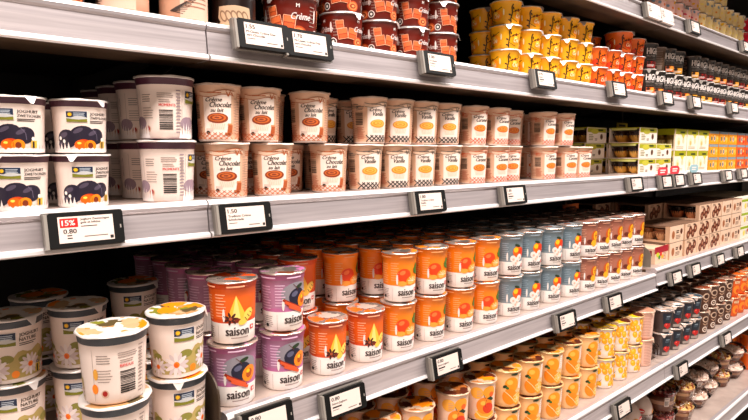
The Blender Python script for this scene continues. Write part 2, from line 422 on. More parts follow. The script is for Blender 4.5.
def art_saison(kind):
    d = Dec()
    for xo in (0, 106):
        d.text('saison', xo-20, 13, 13.8, M('#3c2c28'), 4, sx=.74, bold=.012)
        d.lines(xo-12, 8.6, xo+14, 1, 2, 1.5, M('#a58f88'), 3, 0)
        cross(d, xo+18, 19)
    for xo in (53, 159):
        d.lines(xo-14, 24, xo+6, 6, 3.2, 1., M('#a99992'), 2); d.ell(xo-6, 10, 3, 3, INK, 3)
        d.line(xo+12, 3, xo+12, 28, .5, M('#b5a59c'), 2); d.ell(xo+22, 44, 2, 10, W, 5)
        d.lines(xo-20, 72, xo+4, 9, 4.4, 1.3, {'plum': M('#e6c0da'), 'star': M('#ffc49a'), 'mand': M('#ffc080'), 'lychee': M('#a9b6c0'), 'fig': M('#e8b090')}[kind], 2)
    tx = {'plum': M('#e9c4dd'), 'star': M('#ffb48a'), 'mand': M('#ffb070'), 'lychee': M('#9fb0bd'), 'fig': M('#e5a588')}[kind]
    for xo in (0, 53, 106, 159): d.lines(xo-16, 86, xo+12, 1, 2, 2.2, tx, 3)
    d.lines(-34, 74, -18, 8, 4.6, 1.5, tx, 2)
    for xo in (0, 106):
        if kind == 'plum':
            d.ell(xo+2, 60, 27, 19, M('#8f8890'), 1); d.ell(xo+2, 55, 15, 14, M('#1a1830'), 2, .3); d.ell(xo-3, 60, 6, 4, M('#5a5a74'), 3, .5)
            d.ell(xo+14, 49, 11, 13, ORG2, 4, -.4); d.ell(xo+14, 49, 5, 7, M('#b04a10'), 5, -.4); d.ell(xo+12, 53, 3, 3, YEL, 6)
            for i in range(4): d.line(xo-22+i*3, 52-i*3.8, xo+6+i*2, 36-i*2.4, 4.4, M('#e2572a') if i % 2 else M('#9c2c14'), 6+i % 2)
            d.ell(xo+6, 72, 7, 3, DGRN, 4, .3); d.path([(xo-6, 76), (xo, 70), (xo+2, 66)], .9, BRN, 5)
        elif kind == 'star':
            d.poly([(xo-4, 74), (xo+13, 36), (xo-18, 36)], M('#ffc23c'), 3); d.poly([(xo-4, 74), (xo+2, 38), (xo-10, 38)], M('#ffe07a'), 4)
            for i in range(7):
                a = i*.9; d.ell(xo-12+6*math.cos(a), 39+5*math.sin(a), 5, 1.8, M('#4a140c'), 5, a)
            d.ell(xo-12, 39, 2.5, 2.5, M('#b0502c'), 6); d.ell(xo-2, 36, 5, 3, M('#7a2410'), 5)
            d.ell(xo+14, 44, 10, 6.5, M('#ffd35c'), 6, .9); d.ell(xo+6, 34, 8, 5, M('#ffc94c'), 6, .5)
            for i in range(4): d.line(xo+8+i*4, 40+i*3.6, xo+12+i*4, 34+i*5, .9, INK, 8)
        elif kind == 'mand':
            d.ell(xo-8, 52, 14, 13, M('#f0410c'), 2); d.ell(xo-11, 57, 6, 4, M('#ff7a3a'), 3, .4)
            d.ell(xo+10, 42, 15, 9.5, ORG2, 3, .35); d.ell(xo+10, 41, 11, 6.5, M('#ffb052'), 4, .35)
            for i in range(5): d.line(xo+10, 40, xo+10+11*math.cos(i*.75), 41+8*math.sin(i*.75), .8, M('#fff0cc'), 5)
            d.ell(xo-12, 36, 9, 5, M('#ffa53c'), 4)
            d.poly([(xo+12, 62), (xo+20, 74), (xo+27, 70), (xo+24, 62), (xo+30, 50), (xo+22, 52), (xo+15, 55)], GRN, 5); d.line(xo+13, 58, xo+24, 70, .7, M('#7fa03a'), 6)
        elif kind == 'lychee':
            d.ell(xo+4, 56, 13, 13, ORG, 2); d.ell(xo+14, 54, 9, 11, M('#e03a12'), 3); d.ell(xo-1, 60, 6, 6, YEL, 3)
            for x, y in ((-8, 40), (2, 36), (9, 43), (-2, 31)): d.ell(xo+x, y, 7, 7.5, M('#f7e6dd'), 5); d.ell(xo+x+1, y-2, 3, 3, M('#e8b9a4'), 6)
            d.ell(xo+3, 70, 8, 3, DGRN, 4, -.3)
        else:
            d.ell(xo+8, 56, 12, 16, M('#c9560f'), 2); d.ell(xo+12, 58, 9, 12, YEL, 3); d.ell(xo+12, 58, 6, 8, M('#ff9a1a'), 4)
            for i in range(6): d.line(xo+12, 58, xo+12+8*math.cos(i), 58+11*math.sin(i), .8, M('#5a240c'), 5)
            d.ell(xo+6, 38, 10, 9, M('#ffb01e'), 5); d.ell(xo-8, 42, 8, 6, M('#6a2412'), 4)
    return d
def art_choc():
    d = Dec()
    def cube(x, y, s, rot=0):
        c, q = math.cos(rot), math.sin(rot); P = lambda u, v: (x+u*c-v*q, y+u*q+v*c)
        d.poly([P(0, 0), P(s, 0), P(s, s), P(0, s)], M('#b3401c'), 4); d.poly([P(s*.08, s*.5), P(s*.92, s*.5), P(s*.92, s*.94), P(s*.08, s*.94)], M('#f0743c'), 5); d.poly([P(s*.12, s*.08), P(s*.9, s*.08), P(s*.9, s*.42), P(s*.12, s*.42)], M('#e0602c'), 5)
        d.path([P(0, 0), P(s, 0), P(s, s), P(0, s), P(0, 0)], .9, M('#ffb48c'), 6)
    for xo in (0, 80, 160):
        cube(xo-22, 12, 17, .18); cube(xo-6, 15, 17, -.14); cube(xo-26, 30, 13, .1)
        d.ell(xo+17, 9, 12, 9, M('#c24c20'), 6); d.ell(xo+17, 9, 9, 6.5, M('#f28a4c'), 7); d.ell(xo+17, 9, 6, 4, M('#a03a18'), 8); d.ell(xo+17, 9, 3, 2, M('#f2a060'), 9)
        d.text('Crème', xo+6, 26, 9, M('#e8dcd8'), 9, shear=.35, sx=.8, bold=.01)
        d.text('M', xo+13, 42, 5, W, 4, bold=.02); d.ell(xo-32, 9, 6.5, 6.5, W, 8); d.ell(xo-32, 9, 5, 5, M('#2c2220'), 9); d.ell(xo-32, 9, 2.4, 2.4, W, 10)
        d.ell(xo-36, 33, 1.8, 9, W, 5); d.lines(xo+34, 44, xo+46, 6, 5, 1.2, M('#9c8178'), 3)
    return d
def art_branch(col):
    d = Dec()
    for xo in (0, 75, 150):
        d.ell(xo+14, 20, 13, 12, M('#ff9a12') if col == 'y' else M('#f0420a'), 2); d.ell(xo+10, 24, 6, 4, M('#ffd24a') if col == 'y' else M('#ff8440'), 3)
        d.ell(xo-16, 12, 9, 8, M('#ffb41e') if col == 'y' else M('#e23a08'), 2)
        d.path([(xo-8, 2), (xo-9, 12), (xo-6, 24), (xo-8, 36), (xo-5, 43)], 2.6, M('#2a1608'), 4)
        d.path([(xo-8, 24), (xo+4, 30), (xo+16, 32), (xo+26, 37)], 1.1, M('#2a1608'), 4)
        d.path([(xo-9, 14), (xo+3, 8), (xo+10, 6)], 1., M('#2a1608'), 4)
        for x, y in ((-12, 20), (-4, 34), (2, 29), (-12, 8)): d.ell(xo+x, y, 3.4, 1.6, M('#3a1c0a'), 5, x*.3)
        d.ell(xo+10, 31, 3, 3, M('#6a2a10'), 5)
        d.text('Crè', xo+4, 14, 9, M('#fff3c8'), 6, shear=.3, sx=.8, bold=.02)
        d.ell(xo-26, 26, 1.6, 7, M('#fff3c8'), 5)
    return d
def art_high(c2):
    d = Dec()
    for xo in (0, 98):
        d.text('HIGH', xo-21, 38, 16.5, W, 3, sx=.70, bold=.035)
        d.text('PROTEIN', xo-20, 31, 5, M('#a0968f'), 3, sx=1.0, bold=.01)
        d.rect(xo-19, 3, xo+16, 19, M(c2), 2); d.ell(xo+4, 13, 9, 6, M('#f0a03c') if c2 != '#a82018' else M('#5a1410'), 3); d.ell(xo-12, 15, 6, 4, M('#3a1a10'), 3); d.lines(xo-19, 27, xo+12, 2, 4, 1.1, M('#6f655e'), 3)
        d.lines(xo-18, 9, xo+10, 2, 3, 1.2, W, 4)
    for xo in (49, 147): d.lines(xo-16, 54, xo+14, 9, 5, 1.8, M('#8f7668'), 2); d.rect(xo-8, 3, xo+10, 14, M('#7c6a5e'), 2)
    return d
def art_tall(kind):
    d = Dec()
    if kind == 'lemon':
        r = random.Random(4)
        for i in range(12):
            for j in range(4):
                x, y = -104+i*17.5+(8 if j % 2 else 0)+r.uniform(-2, 2), 14+j*18.5+r.uniform(-2, 2)
                if (i+j) % 6 == 5: continue
                d.ell(x, y, 7.6, 10, M('#f8a80c') if (i+j) % 2 else M('#ffbc16'), 2+(i+j) % 3, r.uniform(-.5, .5)); d.ell(x-2, y+3, 3, 3.4, M('#ffd95c'), 5)
                if (i*3+j) % 4 == 0: d.line(x+2, y+7, x+8, y+15, .9, M('#4a3a10'), 6)
        for i in range(7): d.ell(-90+i*30, 6, 6, 2, M('#fff4ea'), 5)
        return d
    for xo in (0, 70, 140):
        if kind == 'peach':
            d.poly([(xo-26, 12), (xo-16, 26), (xo, 18), (xo+22, 20), (xo+24, 6), (xo-4, 2), (xo-22, 4)], M('#ffab2e'), 2); d.path([(xo-24, 22), (xo-12, 10), (xo+6, 6), (xo+24, 12)], 2.4, M('#ffd98a'), 3)
            d.ell(xo-2, 34, 19, 19, M('#f58a1c'), 3); d.ell(xo+6, 28, 13, 12, M('#e23c14'), 4); d.ell(xo-6, 40, 6, 5, M('#ffc04a'), 5); d.path([(xo+1, 47), (xo-2, 38), (xo, 30)], .9, M('#a03a10'), 6)
            d.ell(xo-20, 62, 14, 13, M('#fbb040'), 2); d.ell(xo+8, 64, 15, 13, M('#fba024'), 3); d.ell(xo+13, 58, 6, 6, M('#f0641c'), 4); d.poly([(xo+2, 50), (xo+14, 44), (xo+20, 47), (xo+10, 54)], DGRN, 6); d.line(xo-2, 50, xo-6, 60, 1, DGRN, 5)
            d.lines(xo-20, 66, xo-8, 4, 4, 1.4, M('#d9a884'), 4)
        else:
            d.ell(xo-4, 54, 17, 18, M('#ff9a10'), 2); d.ell(xo-9, 60, 7, 6, M('#ffc24a'), 3)
            d.ell(xo-8, 26, 18, 19, M('#fb8e0e'), 3, .3); d.ell(xo+12, 20, 14, 15, M('#ffa31c'), 4); d.ell(xo+12, 20, 10, 11, M('#ffc04c'), 5)
            for i in range(6): d.line(xo+12, 20, xo+12+10*math.cos(i*1.05), 20+11*math.sin(i*1.05), .9, M('#fff0cc'), 6)
            d.path([(xo-22, 40), (xo-8, 28), (xo+6, 12)], 1.5, M('#ffe2a8'), 5); d.path([(xo+14, 34), (xo, 26)], 1.5, M('#ffe2a8'), 6)
            d.ell(xo-20, 50, 5, 3.5, DGRN, 6, .4); d.ell(xo-15, 47, 4, 3, GRN, 7, -.5)
            d.poly([(xo+13, 44), (xo+27, 40), (xo+27, 76), (xo+16, 76)], M('#fbeadb'), 3); d.lines(xo+17, 70, xo+25, 6, 5, 1.3, M('#d6a889'), 4)
            d.ell(xo+2, 78, 9, 2.6, DGRN, 6)
    return d
def art_berry():
    d = Dec()
    for xo in (0, 65, 130):
        d.poly([(xo-15, 30), (xo+15, 30), (xo+17, 66), (xo-17, 66)], M('#14202e'), 2); d.rect(xo-6, 54, xo+7, 57, M('#8fa0ac'), 3); d.lines(xo-8, 50, xo+8, 2, 4, 1.4, M('#5c7080'), 3)
        d.ell(xo-4, 26, 7.5, 7.5, M('#d8201a'), 4); d.ell(xo+6, 25, 7.5, 7.5, M('#c21614'), 5); d.poly([(xo-11, 24), (xo+13, 23), (xo+1, 12)], M('#c81a16'), 4); d.ell(xo-5, 28, 2.4, 2, M('#ff7a6a'), 6)
        d.poly([(xo-15, 3), (xo+15, 3), (xo+15, 14), (xo-15, 12)], M('#a89a92'), 2)
    return d
def art_brownring():
    d = Dec()
    for xo in (0, 65, 130):
        d.ell(xo, 56, 13, 12, M('#d9b79c'), 2); d.ell(xo, 56, 9, 8, M('#3c1c10'), 3)
        d.ell(xo, 18, 11, 11, M('#efd9c8'), 2); d.ell(xo, 18, 7, 7, M('#4a2413'), 3); d.ell(xo, 18, 3, 3, M('#e9c9b0'), 4)
        d.path([(xo-10, 40), (xo, 34), (xo+11, 42)], 3, M('#c9a184'), 2)
    return d
def art_orangepot():
    d = Dec()
    for xo in (0, 65, 130): d.ell(xo, 30, 15, 18, M('#ff8a22'), 2); d.ell(xo+4, 26, 8, 9, M('#e2480c'), 3); d.rect(xo-10, 56, xo+12, 66, M('#ffd9a8'), 3); d.lines(xo-8, 62, xo+10, 2, 4, 1.5, M('#9c3a0c'), 4)
    return d
def art_jar(kind):
    d = Dec()
    for xo in (0, 110):
        if kind == 'dark':
            d.poly([(xo-26, 8), (xo-22, 12), (xo-26, 18), (xo-24, 34), (xo, 36), (xo+24, 34), (xo+26, 18), (xo+22, 12), (xo+26, 8), (xo, 5)], M('#c9a988'), 2)
            for i in range(5): d.ell(xo-17+i*8.4, 20, 5, 9, M('#8b6a50'), 3, .4); d.ell(xo-17+i*8.4, 20, 3, 6.4, M('#c9a988'), 4, .4)
        else:
            d.rect(xo-26, 4, xo+26, 60, M('#dcb9a2'), 2)
            for i in range(9): d.path([(xo-40, 14), (xo-22+i*3, 10+i*3.4)], .9, M('#3a2a24'), 3)
            d.lines(xo-20, 50, xo+20, 6, 6, 2, M('#a0705a'), 3)
    return d
def art_kid(c):
    d = Dec()
    r = random.Random(11)
    for i in range(22):
        x, y = -100+i*9.2, 7+(i*17 % 40)
        d.ell(x, y, r.uniform(3, 7), r.uniform(3, 6), r.choice([M('#f2b21c'), M('#7d98ac'), M('#e8742c'), M('#d9405a'), M('#f6e3da')] if c == 'p' else [M('#f8c21c'), M('#8aa0b0'), M('#f29a2c'), M('#ffe27a')]), 2+i % 3, r.uniform(0, 3))
    return d

KIND = {}
def kind(key, name, rb, rt_, h, bands, decs, pal, band=None, bandh=.010, rim=None, desc='', cat='yogurt cup', seg=40, tab=True, bodyname='cup_body', lidname='foil_lid'):
    lids = [lid(rt_, h, pal, s_, tab) for s_ in (1, 2, 3)]
    KIND[key] = dict(name=name, body=cup_body(rb, rt_, h, bands, decs, bandh, band, seg, rim), lids=lids, rt=rt_, h=h, desc=desc, cat=cat, bodyname=bodyname, lidname=lidname)
CW = M('#f0dcd0', .36)
kind('nature', 'yogurt_cup', .0345, .0405, .084, [(1, CW)], art_nature(), [FOILW, OLV, ORG2, M('#c9a47a'), M('#b98a5a'), M('#e8dcd0'), M('#5a4a2c'), M('#f0e4da')], SLATE, .0115, W, 'white daisy yogurt cup with slate rim')
kind('zwet', 'yogurt_cup', .0345, .0405, .086, [(1, CW)], art_zwet(), [FOILW, WP, M('#6a4a5a')], PLUM, .0115, W, 'white plum yogurt cup with purple rim')
for k, dsc in (('choc', 'cream chocolate dessert cup'), ('van', 'cream vanilla dessert cup'), ('car', 'cream caramel dessert cup')):
    kind('cr_'+k, 'dessert_cup', .0290, .0342, .0835, [(.003, WP), (1, M('#dfb292'))], art_creme(k), [M('#ecd3c2'), WP, BRN3], None, .0115, M('#d8b49c'), dsc, 'dessert cup', tab=False)
for k, c, c2, dsc in (('plum', '#b47c9c', '#c06c9c', 'purple plum-print yogurt cup'), ('star', '#ec6212', '#dc4c0e', 'red-orange pineapple-print yogurt cup'), ('mand', '#fd8812', '#fd8812', 'orange mandarin-print yogurt cup'),
                     ('lychee', '#74858e', '#8a979d', 'grey-blue peach-print yogurt cup'), ('fig', '#ae6a54', '#a05a46', 'rust-brown orange-print yogurt cup')):
    kind('s_'+k, 'yogurt_cup', .0300, .0345, .094, [(.032, M('#fbf1ea', .36)), (.038, M(c2)), (1, M(c))], art_saison(k), [M('#d8c0b2', .25, .7), M(c), M('#7a3a22'), M('#e8cfc0', .3, .4), M(c2), M('#8a8078', .3, .6)], M(c2), .011, M('#e6d2c6'), dsc, tab=False)
kind('choc', 'chocolate_cream_pot', .0335, .0385, .0575, [(1, M('#6e1c10', .32))], art_choc(), [FOIL, W, BRN2], M('#5a160c', .3), .006, FOIL, 'dark red chocolate cream pot', 'dessert pot')
kind('yel', 'cream_pot', .0290, .0365, .052, [(1, M('#fdb414', .34))], art_branch('y'), [FOIL, YEL, W, BRN], M('#fca80e', .34), .005, M('#f3dca4'), 'yellow branch-print cream pot', 'dessert pot')
kind('ora', 'cream_pot', .0290, .0365, .052, [(1, M('#f87018', .34))], art_branch('o'), [FOIL, ORG, W, BRN], M('#f56a14', .34), .005, M('#f3c4a4'), 'orange branch-print cream pot', 'dessert pot')
for k, c in (('hi_o', '#d8601c'), ('hi_y', '#d8941c'), ('hi_r', '#a82018')):
    kind(k, 'protein_pudding_cup', .0285, .0335, .067, [(1, M('#17120f', .32))], art_high(c), [M('#8a8078', .35, .5), M('#2c2420'), M(c), M('#1c1512')], M('#1c1512', .3), .006, M('#a89a90'), {'hi_o': 'black pudding cup with orange base print', 'hi_y': 'black pudding cup with yellow base print', 'hi_r': 'black pudding cup with red base print'}[k], 'pudding cup')
kind('hi_b', 'protein_pudding_cup', .0285, .0335, .067, [(1, M('#57402f', .4))], art_high('#7c5a3c'), [FOIL, M('#6a3a20')], None, .006, M('#a89a90'), 'tilted brown pudding cup', 'pudding cup')
kind('peach', 'yogurt_cup', .0310, .0355, .085, [(1, M('#f4cfb4', .36))], art_tall('peach'), [M('#dcb898', .3, .2), BRN, ORG2, M('#7a3c14'), M('#b8682c')], None, .004, M('#d8b090'), 'tall peach-print yogurt cup', tab=False)
kind('orange', 'yogurt_cup', .0310, .0355, .085, [(1, M('#fcc98c', .36))], art_tall('orange'), [M('#dcb880', .3, .2), BRN, ORG2, M('#8a4a14'), M('#c8782c')], None, .004, M('#e2b888'), 'tall orange-slice-print yogurt cup', tab=False)
kind('lemon', 'yogurt_cup', .0310, .0355, .085, [(1, M('#fbe9dc', .36))], art_tall('lemon'), [M('#dcb880', .3, .2), BRN, YEL, M('#c8882c')], None, .004, M('#e2c898'), 'tall lemon-print yogurt cup', tab=False)
kind('pink', 'yogurt_cup', .0310, .0355, .085, [(1, M('#f0c4b0', .36))], Dec().lines(-20, 76, 14, 14, 5, 1.6, M('#c98a74')).lines(45, 76, 80, 14, 5, 1.6, M('#c98a74')).lines(-85, 76, -50, 14, 5, 1.6, M('#c98a74')), [M('#dcb8a0', .3, .2), M('#c8886c')], None, .004, M('#e2c0a8'), 'tall pink-backed yogurt cup')
kind('berry', 'mousse_cup', .0265, .0345, .075, [(1, M('#4a3a36', .3))], art_berry(), [M('#d8c4b8', .25, .4), M('#2c4450'), M('#e0b8a0'), W], M('#6a5a54', .3), .005, FOIL, 'dark mousse cup with red berry print', 'mousse cup')
kind('bring', 'coffee_dessert_cup', .0270, .0335, .083, [(1, M('#54301e', .32))], art_brownring(), [M('#d8b8a0', .25, .4), BRN2, M('#3a2018')], M('#6a4230', .3), .005, M('#cbb09c'), 'brown ring-print dessert cup', 'dessert cup')
kind('opot', 'fruit_dessert_cup', .0280, .0345, .078, [(1, M('#e45c10', .34))], art_orangepot(), [M('#d8a880', .25, .4), ORG, BRN], None, .005, M('#ecc09c'), 'orange fruit dessert cup', 'dessert cup')
kind('jdark', 'dessert_jar', .0330, .0350, .085, [(1, M('#1c0e0a', .3))], art_jar('dark'), [FOIL, BRN], None, .006, None, 'dark jar with beige ornate label', 'jar')
kind('jpale', 'dessert_jar', .0330, .0350, .085, [(1, M('#c9987c', .35))], art_jar('pale'), [FOIL, W], None, .006, None, 'pale pink jar with fine line drawing', 'jar')
kind('kpink', 'fresh_cheese_cup', .0290, .0330, .052, [(1, M('#f0bcae', .36))], art_kid('p'), [FOIL, W, M('#e8a020')], None, .005, W, 'pink patterned fresh cheese cup', 'fresh cheese cup')
kind('kyel', 'fresh_cheese_cup', .0290, .0330, .052, [(1, M('#f8da9a', .36))], art_kid('y'), [FOIL, W, M('#e8a020')], None, .005, W, 'cream-yellow patterned fresh cheese cup', 'fresh cheese cup')
kind('kred', 'fresh_cheese_cup', .0290, .0330, .052, [(1, M('#c8142c', .36))], Dec().ell(0, 26, 14, 10, W, 2).ell(65, 26, 14, 10, W, 2).ell(-65, 26, 14, 10, M('#f2c0c8'), 2), [FOIL, RED], None, .005, W, 'crimson fresh cheese cup', 'fresh cheese cup')

PROTO = {}; LOG = []
ORD = ['zero', 'first', 'second', 'third', 'fourth', 'fifth', 'sixth', 'seventh', 'eighth', 'ninth', 'tenth', 'eleventh', 'twelfth', 'thirteenth', 'fourteenth', 'fifteenth', 'sixteenth', 'seventeenth', 'eighteenth', 'nineteenth', 'twentieth']
def put(key, x, y, z, rz=0., tier='', row=1, where='', s=1., sz=None, tilt=None, label=None, v=None):
    K = KIND[key]; v = random.randrange(3) if v is None else v
    if (key, v) not in PROTO:
        o = empty(K['name'], (0, 0, 0)); b = kid(K['bodyname'], K['body'], o); l = kid(K['lidname'], K['lids'][v], o)
        PROTO[(key, v)] = o
    else: o = copy_tree(PROTO[(key, v)])
    o.location = (x, y, z+.0002); o.rotation_euler = (tilt[0] if tilt else 0, tilt[1] if tilt else 0, rz); o.scale = (s, s, s if sz is None else sz)
    o['category'] = K['cat']; o['group'] = K['desc']+'s'+((' '+where) if where else '')
    LOG.append((key, where, tier, row, x, o, label)); return o

# ------------------------------------------------------------------ the cooler
ZA, ZB, ZC, ZD, ZE, ZZ = EYE+.180, EYE-.0705, EYE-.381, EYE-.665, EYE-.955, EYE+.425
SEAM = [-1.10, .380, 1.860, 3.340, 4.820]
BACK = 1.36
def shelf(name, x0, x1, top, d, lab, fh=.052, lip=.011):
    o = empty('display_shelf', ((x0+x1)/2, (d+BACK)/2, top-.03)); tag(o, lab, 'shelf', 'shelves of the dairy cooler')
    cx, cy, cz = o.location
    def part(n, mb):
        mb.v = [(x-cx, y-cy, z-cz) for x, y, z in mb.v]; return obj(n, mb, o)
    g = .0012; a, b = x0+g, x1-g
    m = MB(); m.prism([(d+.014, top), (d+.014, top-.006), (BACK-.012, top-.006), (BACK-.012, top)], a, b, BOARD); part('shelf_board', m)
    m = MB(); m.prism([(d+.03, top-.0062), (d+.03, top-fh), (d+.085, top-fh), (d+.10, top-.028), (BACK-.02, top-.026), (BACK-.02, top-.0062)], a, b, [UNDER, UNDER, UNDER, DARK, DARK, UNDER]); part('shelf_underside', m)  # underside behind the front beam is blackened: shade put into the colour
    t = top
    prof = [(d+.0135, t+.001), (d+.002, t+.0012), (d-.003, t-.001), (d-.005, t-.005), (d-.0045, t-.009), (d-.002, t-.012), (d-.0035, t-.022), (d-.006, t-fh+lip), (d-.0095, t-fh+lip*.9), (d-.0125, t-fh+lip*.64), (d-.0130, t-fh+.001), (d-.010, t-fh-.001), (d+.029, t-fh-.001), (d+.029, t-.0065), (d+.0135, t-.0065)]
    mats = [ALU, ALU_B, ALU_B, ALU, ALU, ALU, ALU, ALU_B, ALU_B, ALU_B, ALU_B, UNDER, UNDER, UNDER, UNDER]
    m = MB(); m.prism(prof, a, b, mats); part('price_rail', m)
    for xx in (x0+.02, x1-.02):
        m = MB(); m.prism([(BACK-.012, top-.04), (BACK-.012, top-.11), (BACK-.06, top-.105), (d+.16, top-.045), (d+.16, top-.03), (BACK-.012, top-.03)], xx-.0015, xx+.0015, M('#3a3632', .5, .4)); part('support_bracket', m)
    return o
names = {'Z': 'topmost', 'A': 'second from top', 'B': 'eye-level', 'C': 'lower middle', 'D': 'fourth visible', 'E': 'lowest visible'}
for i in range(4):
    x0, x1 = SEAM[i], SEAM[i+1]
    pos = ['in the leftmost cooler bay', 'in the middle cooler bay', 'in the right cooler bay', 'in the far right cooler bay'][i]
    for k, top, d in (('Z', ZZ, .755), ('A', ZA, .775), ('B', ZB, .785), ('C', ZC, .745), ('D', ZD, .705), ('E', ZE, .665)):
        fh = .052
        if k == 'C' and i == 0: top -= .012; d -= .035
        if k == 'C' and i >= 2: top += .014
        shelf('s', x0, x1, top, d, 'metal %s shelf with aluminium price rail %s' % (names[k], pos), fh, .0075 if k in 'ZAB' else .005)
ZC2 = ZC+.014; ZC0 = ZC-.012
def struct(n, mb): o = obj(n, mb); o['kind'] = 'structure'; return o
m = MB(); m.box((-1.2, BACK, .0), (4.9, BACK+.05, 2.35), DARK); struct('wall_back', m)
m = MB(); m.box((-1.16, .5, 2.30), (4.86, BACK, 2.35), M('#2a2826')); struct('trim_1', m)
m = MB(); m.box((-1.16, .60, .0), (4.86, BACK, .36), M('#8a8684', .5)); struct('trim_2', m)
m = MB(); m.box((-1.2, .5, 0), (-1.16, BACK, 2.35), M('#d8d4d0')); struct('wall_left', m)
m = MB(); m.box((4.86, .5, 0), (4.9, BACK, 2.35), M('#d8d4d0')); struct('wall_right', m)
m = MB(); m.box((-3, -3.2, -.05), (7, 1.5, 0), noisy('floor_tiles', '#a89c92', '#b4a89e', 3, .3)); struct('floor', m)
for i, x in enumerate(SEAM):
    m = MB(); m.box((x-.012, BACK-.0118, .36), (x+.012, BACK-.0005, 2.30), M('#1c1b1a', .5, .3)); struct('trim_%d' % (i+3), m)

# dividers at the bay joints
def divider(x, y0, y1, z0, h, mat, lab):
    m = MB(); t = .0013; prof = []
    L = y1-y0; rr = min(.035, h*.5)
    pts = [(L, 0), (L, h)]+[(rr-rr*math.sin(a), h-rr+rr*math.cos(a)) for a in [i*math.pi/2/6 for i in range(7)]]+[(0, 0)]
    m.prism(pts[::-1], -t, t, mat)
    m.box((-.010, .012, 0), (.010, L, .0016), mat)
    o = obj('shelf_divider', m, None, (x, y0, z0+.0005)); tag(o, lab, 'divider', 'shelf dividers at the bay joints'); return o

# ------------------------------------------------------------------ price tags
PR = {}
def price_tag(px, py, d, lab, price='0.90', lines=('Joghurt', ''), red=False, big=True, w=.086, h=.042, white=False, tlt=.19, yaw=0.):
    p = at(px, py, d-.021)
    o = empty('price_tag', p); o.rotation_euler = (-tlt, 0, yaw); tag(o, lab, 'price tag', 'electronic price tags on the shelf rails')
    W2, H2 = w/2*1000, h/2*1000
    fr = MB(); t = .0035
    def ff(x, y, lay): return (x/1000, -t-.0001*lay, y/1000)
    # bezel: bevelled slab
    c = .0025; a, b = w/2, h/2
    out = [(-a+c, -b), (a-c, -b), (a, -b+c), (a, b-c), (a-c, b), (-a+c, b), (-a, b-c), (-a, -b+c)]
    vs = [(x, -t, z) for x, z in out]+[(x, t, z) for x, z in out]
    fr.add(vs, [tuple(range(8)), tuple(range(15, 7, -1))]+[(i, i+8, (i+1) % 8+8, (i+1) % 8) for i in range(8)], W if white else TAGBLK)
    if not white:
        D = Dec(50); D.rect(W2-4.6, -2.2, W2-3, 2.2, M('#9a938c'), 1); fr.decal(D, ff)
    obj('tag_frame', fr, o)
    sm = MB(); D = Dec(50); x0, x1 = -W2+(10.5 if not white else 1), W2-(12.5 if not white else 1); y0, y1 = -H2+5.2, H2-5.2
    sm.box((x0/1000, -t-.0004, y0/1000), (x1/1000, -t+.001, y1/1000), PAPER)
    lh = y1-y0
    if red:
        D.rect(x0+2, y1-13, x0+22, y1-2, RED, 6); D.text('15%', x0+4, y1-10.8, 6.6, W, 8, sx=1.05, bold=.02)
        D.text(price, x0+5, y1-20.5, 5.6, INK, 6, sx=1.1, bold=.015); D.lines(x0+9, y0+8, x0+16, 2, 3.2, 1.3, INK, 6)
        for i, l in enumerate(lines): D.text(l, x0+25, y1-5-i*4, 2.5, INK, 6, sx=1.15, bold=.01)
        D.lines(x0+25, y1-13, x0+44, 1, 2, 1, INK, 6); D.lines(x0+28, y0+6, x1-6, 1, 2, 1., M('#6a5f58'), 6)
    else:
        D.text(price, x0+2.5, y1-8.5, 6., INK, 6, sx=1.15, bold=.03)
        for i, l in enumerate(lines):
            if l: D.text(l, x0+2.5, y1-14.5-i*5, 3.3, INK, 6, sx=1.15, bold=.015)
            else: D.rect(x0+3, y1-15-i*5, x0+28-i*6, y1-12.6-i*5, INK, 6)
        D.lines(x0+3, y0+8, x0+20, 1, 2, 1, M('#6a5f58'), 6); D.lines(x1-28, y0+4, x1-8, 1, 2, 1.2, M('#6a5f58'), 6)
    D.rect(x1-5, y0+1.6, x1-1, y0+5.6, INK, 6)
    sm.decal(D, ff); obj('tag_display', sm, o)
    hb = MB(); hb.box((-w/2-.004, .0036, -h/2-.001), (w/2+.002, .0115, h/2+.0015), TAGGREY)
    hb.box((-w/2-.004, -t, -h/2-.001), (-w/2-.0003, .0036, h/2-.001), M('#8f8880')); hb.box((-w/2+.012, .0115, -.004), (w/2-.012, .0150, .006), TAGGREEN)
    obj('tag_holder', hb, o)
    return o
T = price_tag
T(263.5, 36.5, .775, 'first price tag on the second rail, reading 1.55', '1.55', ('M-Classic Crème Des-', 'sert Chocolat'))
T(309.5, 45, .775, 'price tag reading 1.70, right against the 1.55 tag', '1.70', ('M-Classic Crème Des-', 'sert Chocolat'))
T(439, 64, .775, 'lone price tag under the last chocolate cream pots', '1.00', ('M-Classic', 'Crème'))
T(545, 79.5, .775, 'price tag under the yellow branch-print cream pots', '0.95')
T(618.5, 89.5, .775, 'price tag under the last orange branch-print cream pots', '0.95')
T(667, 98.3, .775, 'first price tag below the black pudding cups', '1.95')
T(696, 102.5, .775, 'second price tag below the black pudding cups', '1.95')
T(734, 108, .775, 'third price tag below the black pudding cups', '1.95')
T(86.8, 228.6, .785, 'electronic price tag with red 15% block', '0.80', ('Joghurt Zwetschgen', 'gelé et bifidus'), red=True)
T(245.5, 217.3, .785, 'price tag reading 1.50 below chocolate dessert cups', '1.50', ('Tradition Crème', 'Schokolade'))
T(430, 201.5, .785, 'price tag reading 1.80 below vanilla dessert cups', '1.80', ('Tradition Crème', 'Vanille'))
T(514.5, 194.8, .785, 'price tag below the caramel dessert cups', '1.80')
T(636, 184, .785, 'price tag below the twin dessert pack stack', '2.30')
T(666.5, 181.8, .785, 'left of two neighbouring tags under red round stickers', '2.20')
T(679, 180.2, .785, 'right of two neighbouring tags under red round stickers', '2.20')
T(696.5, 178.5, .785, 'price tag below the pale blue round sticker', '2.40')
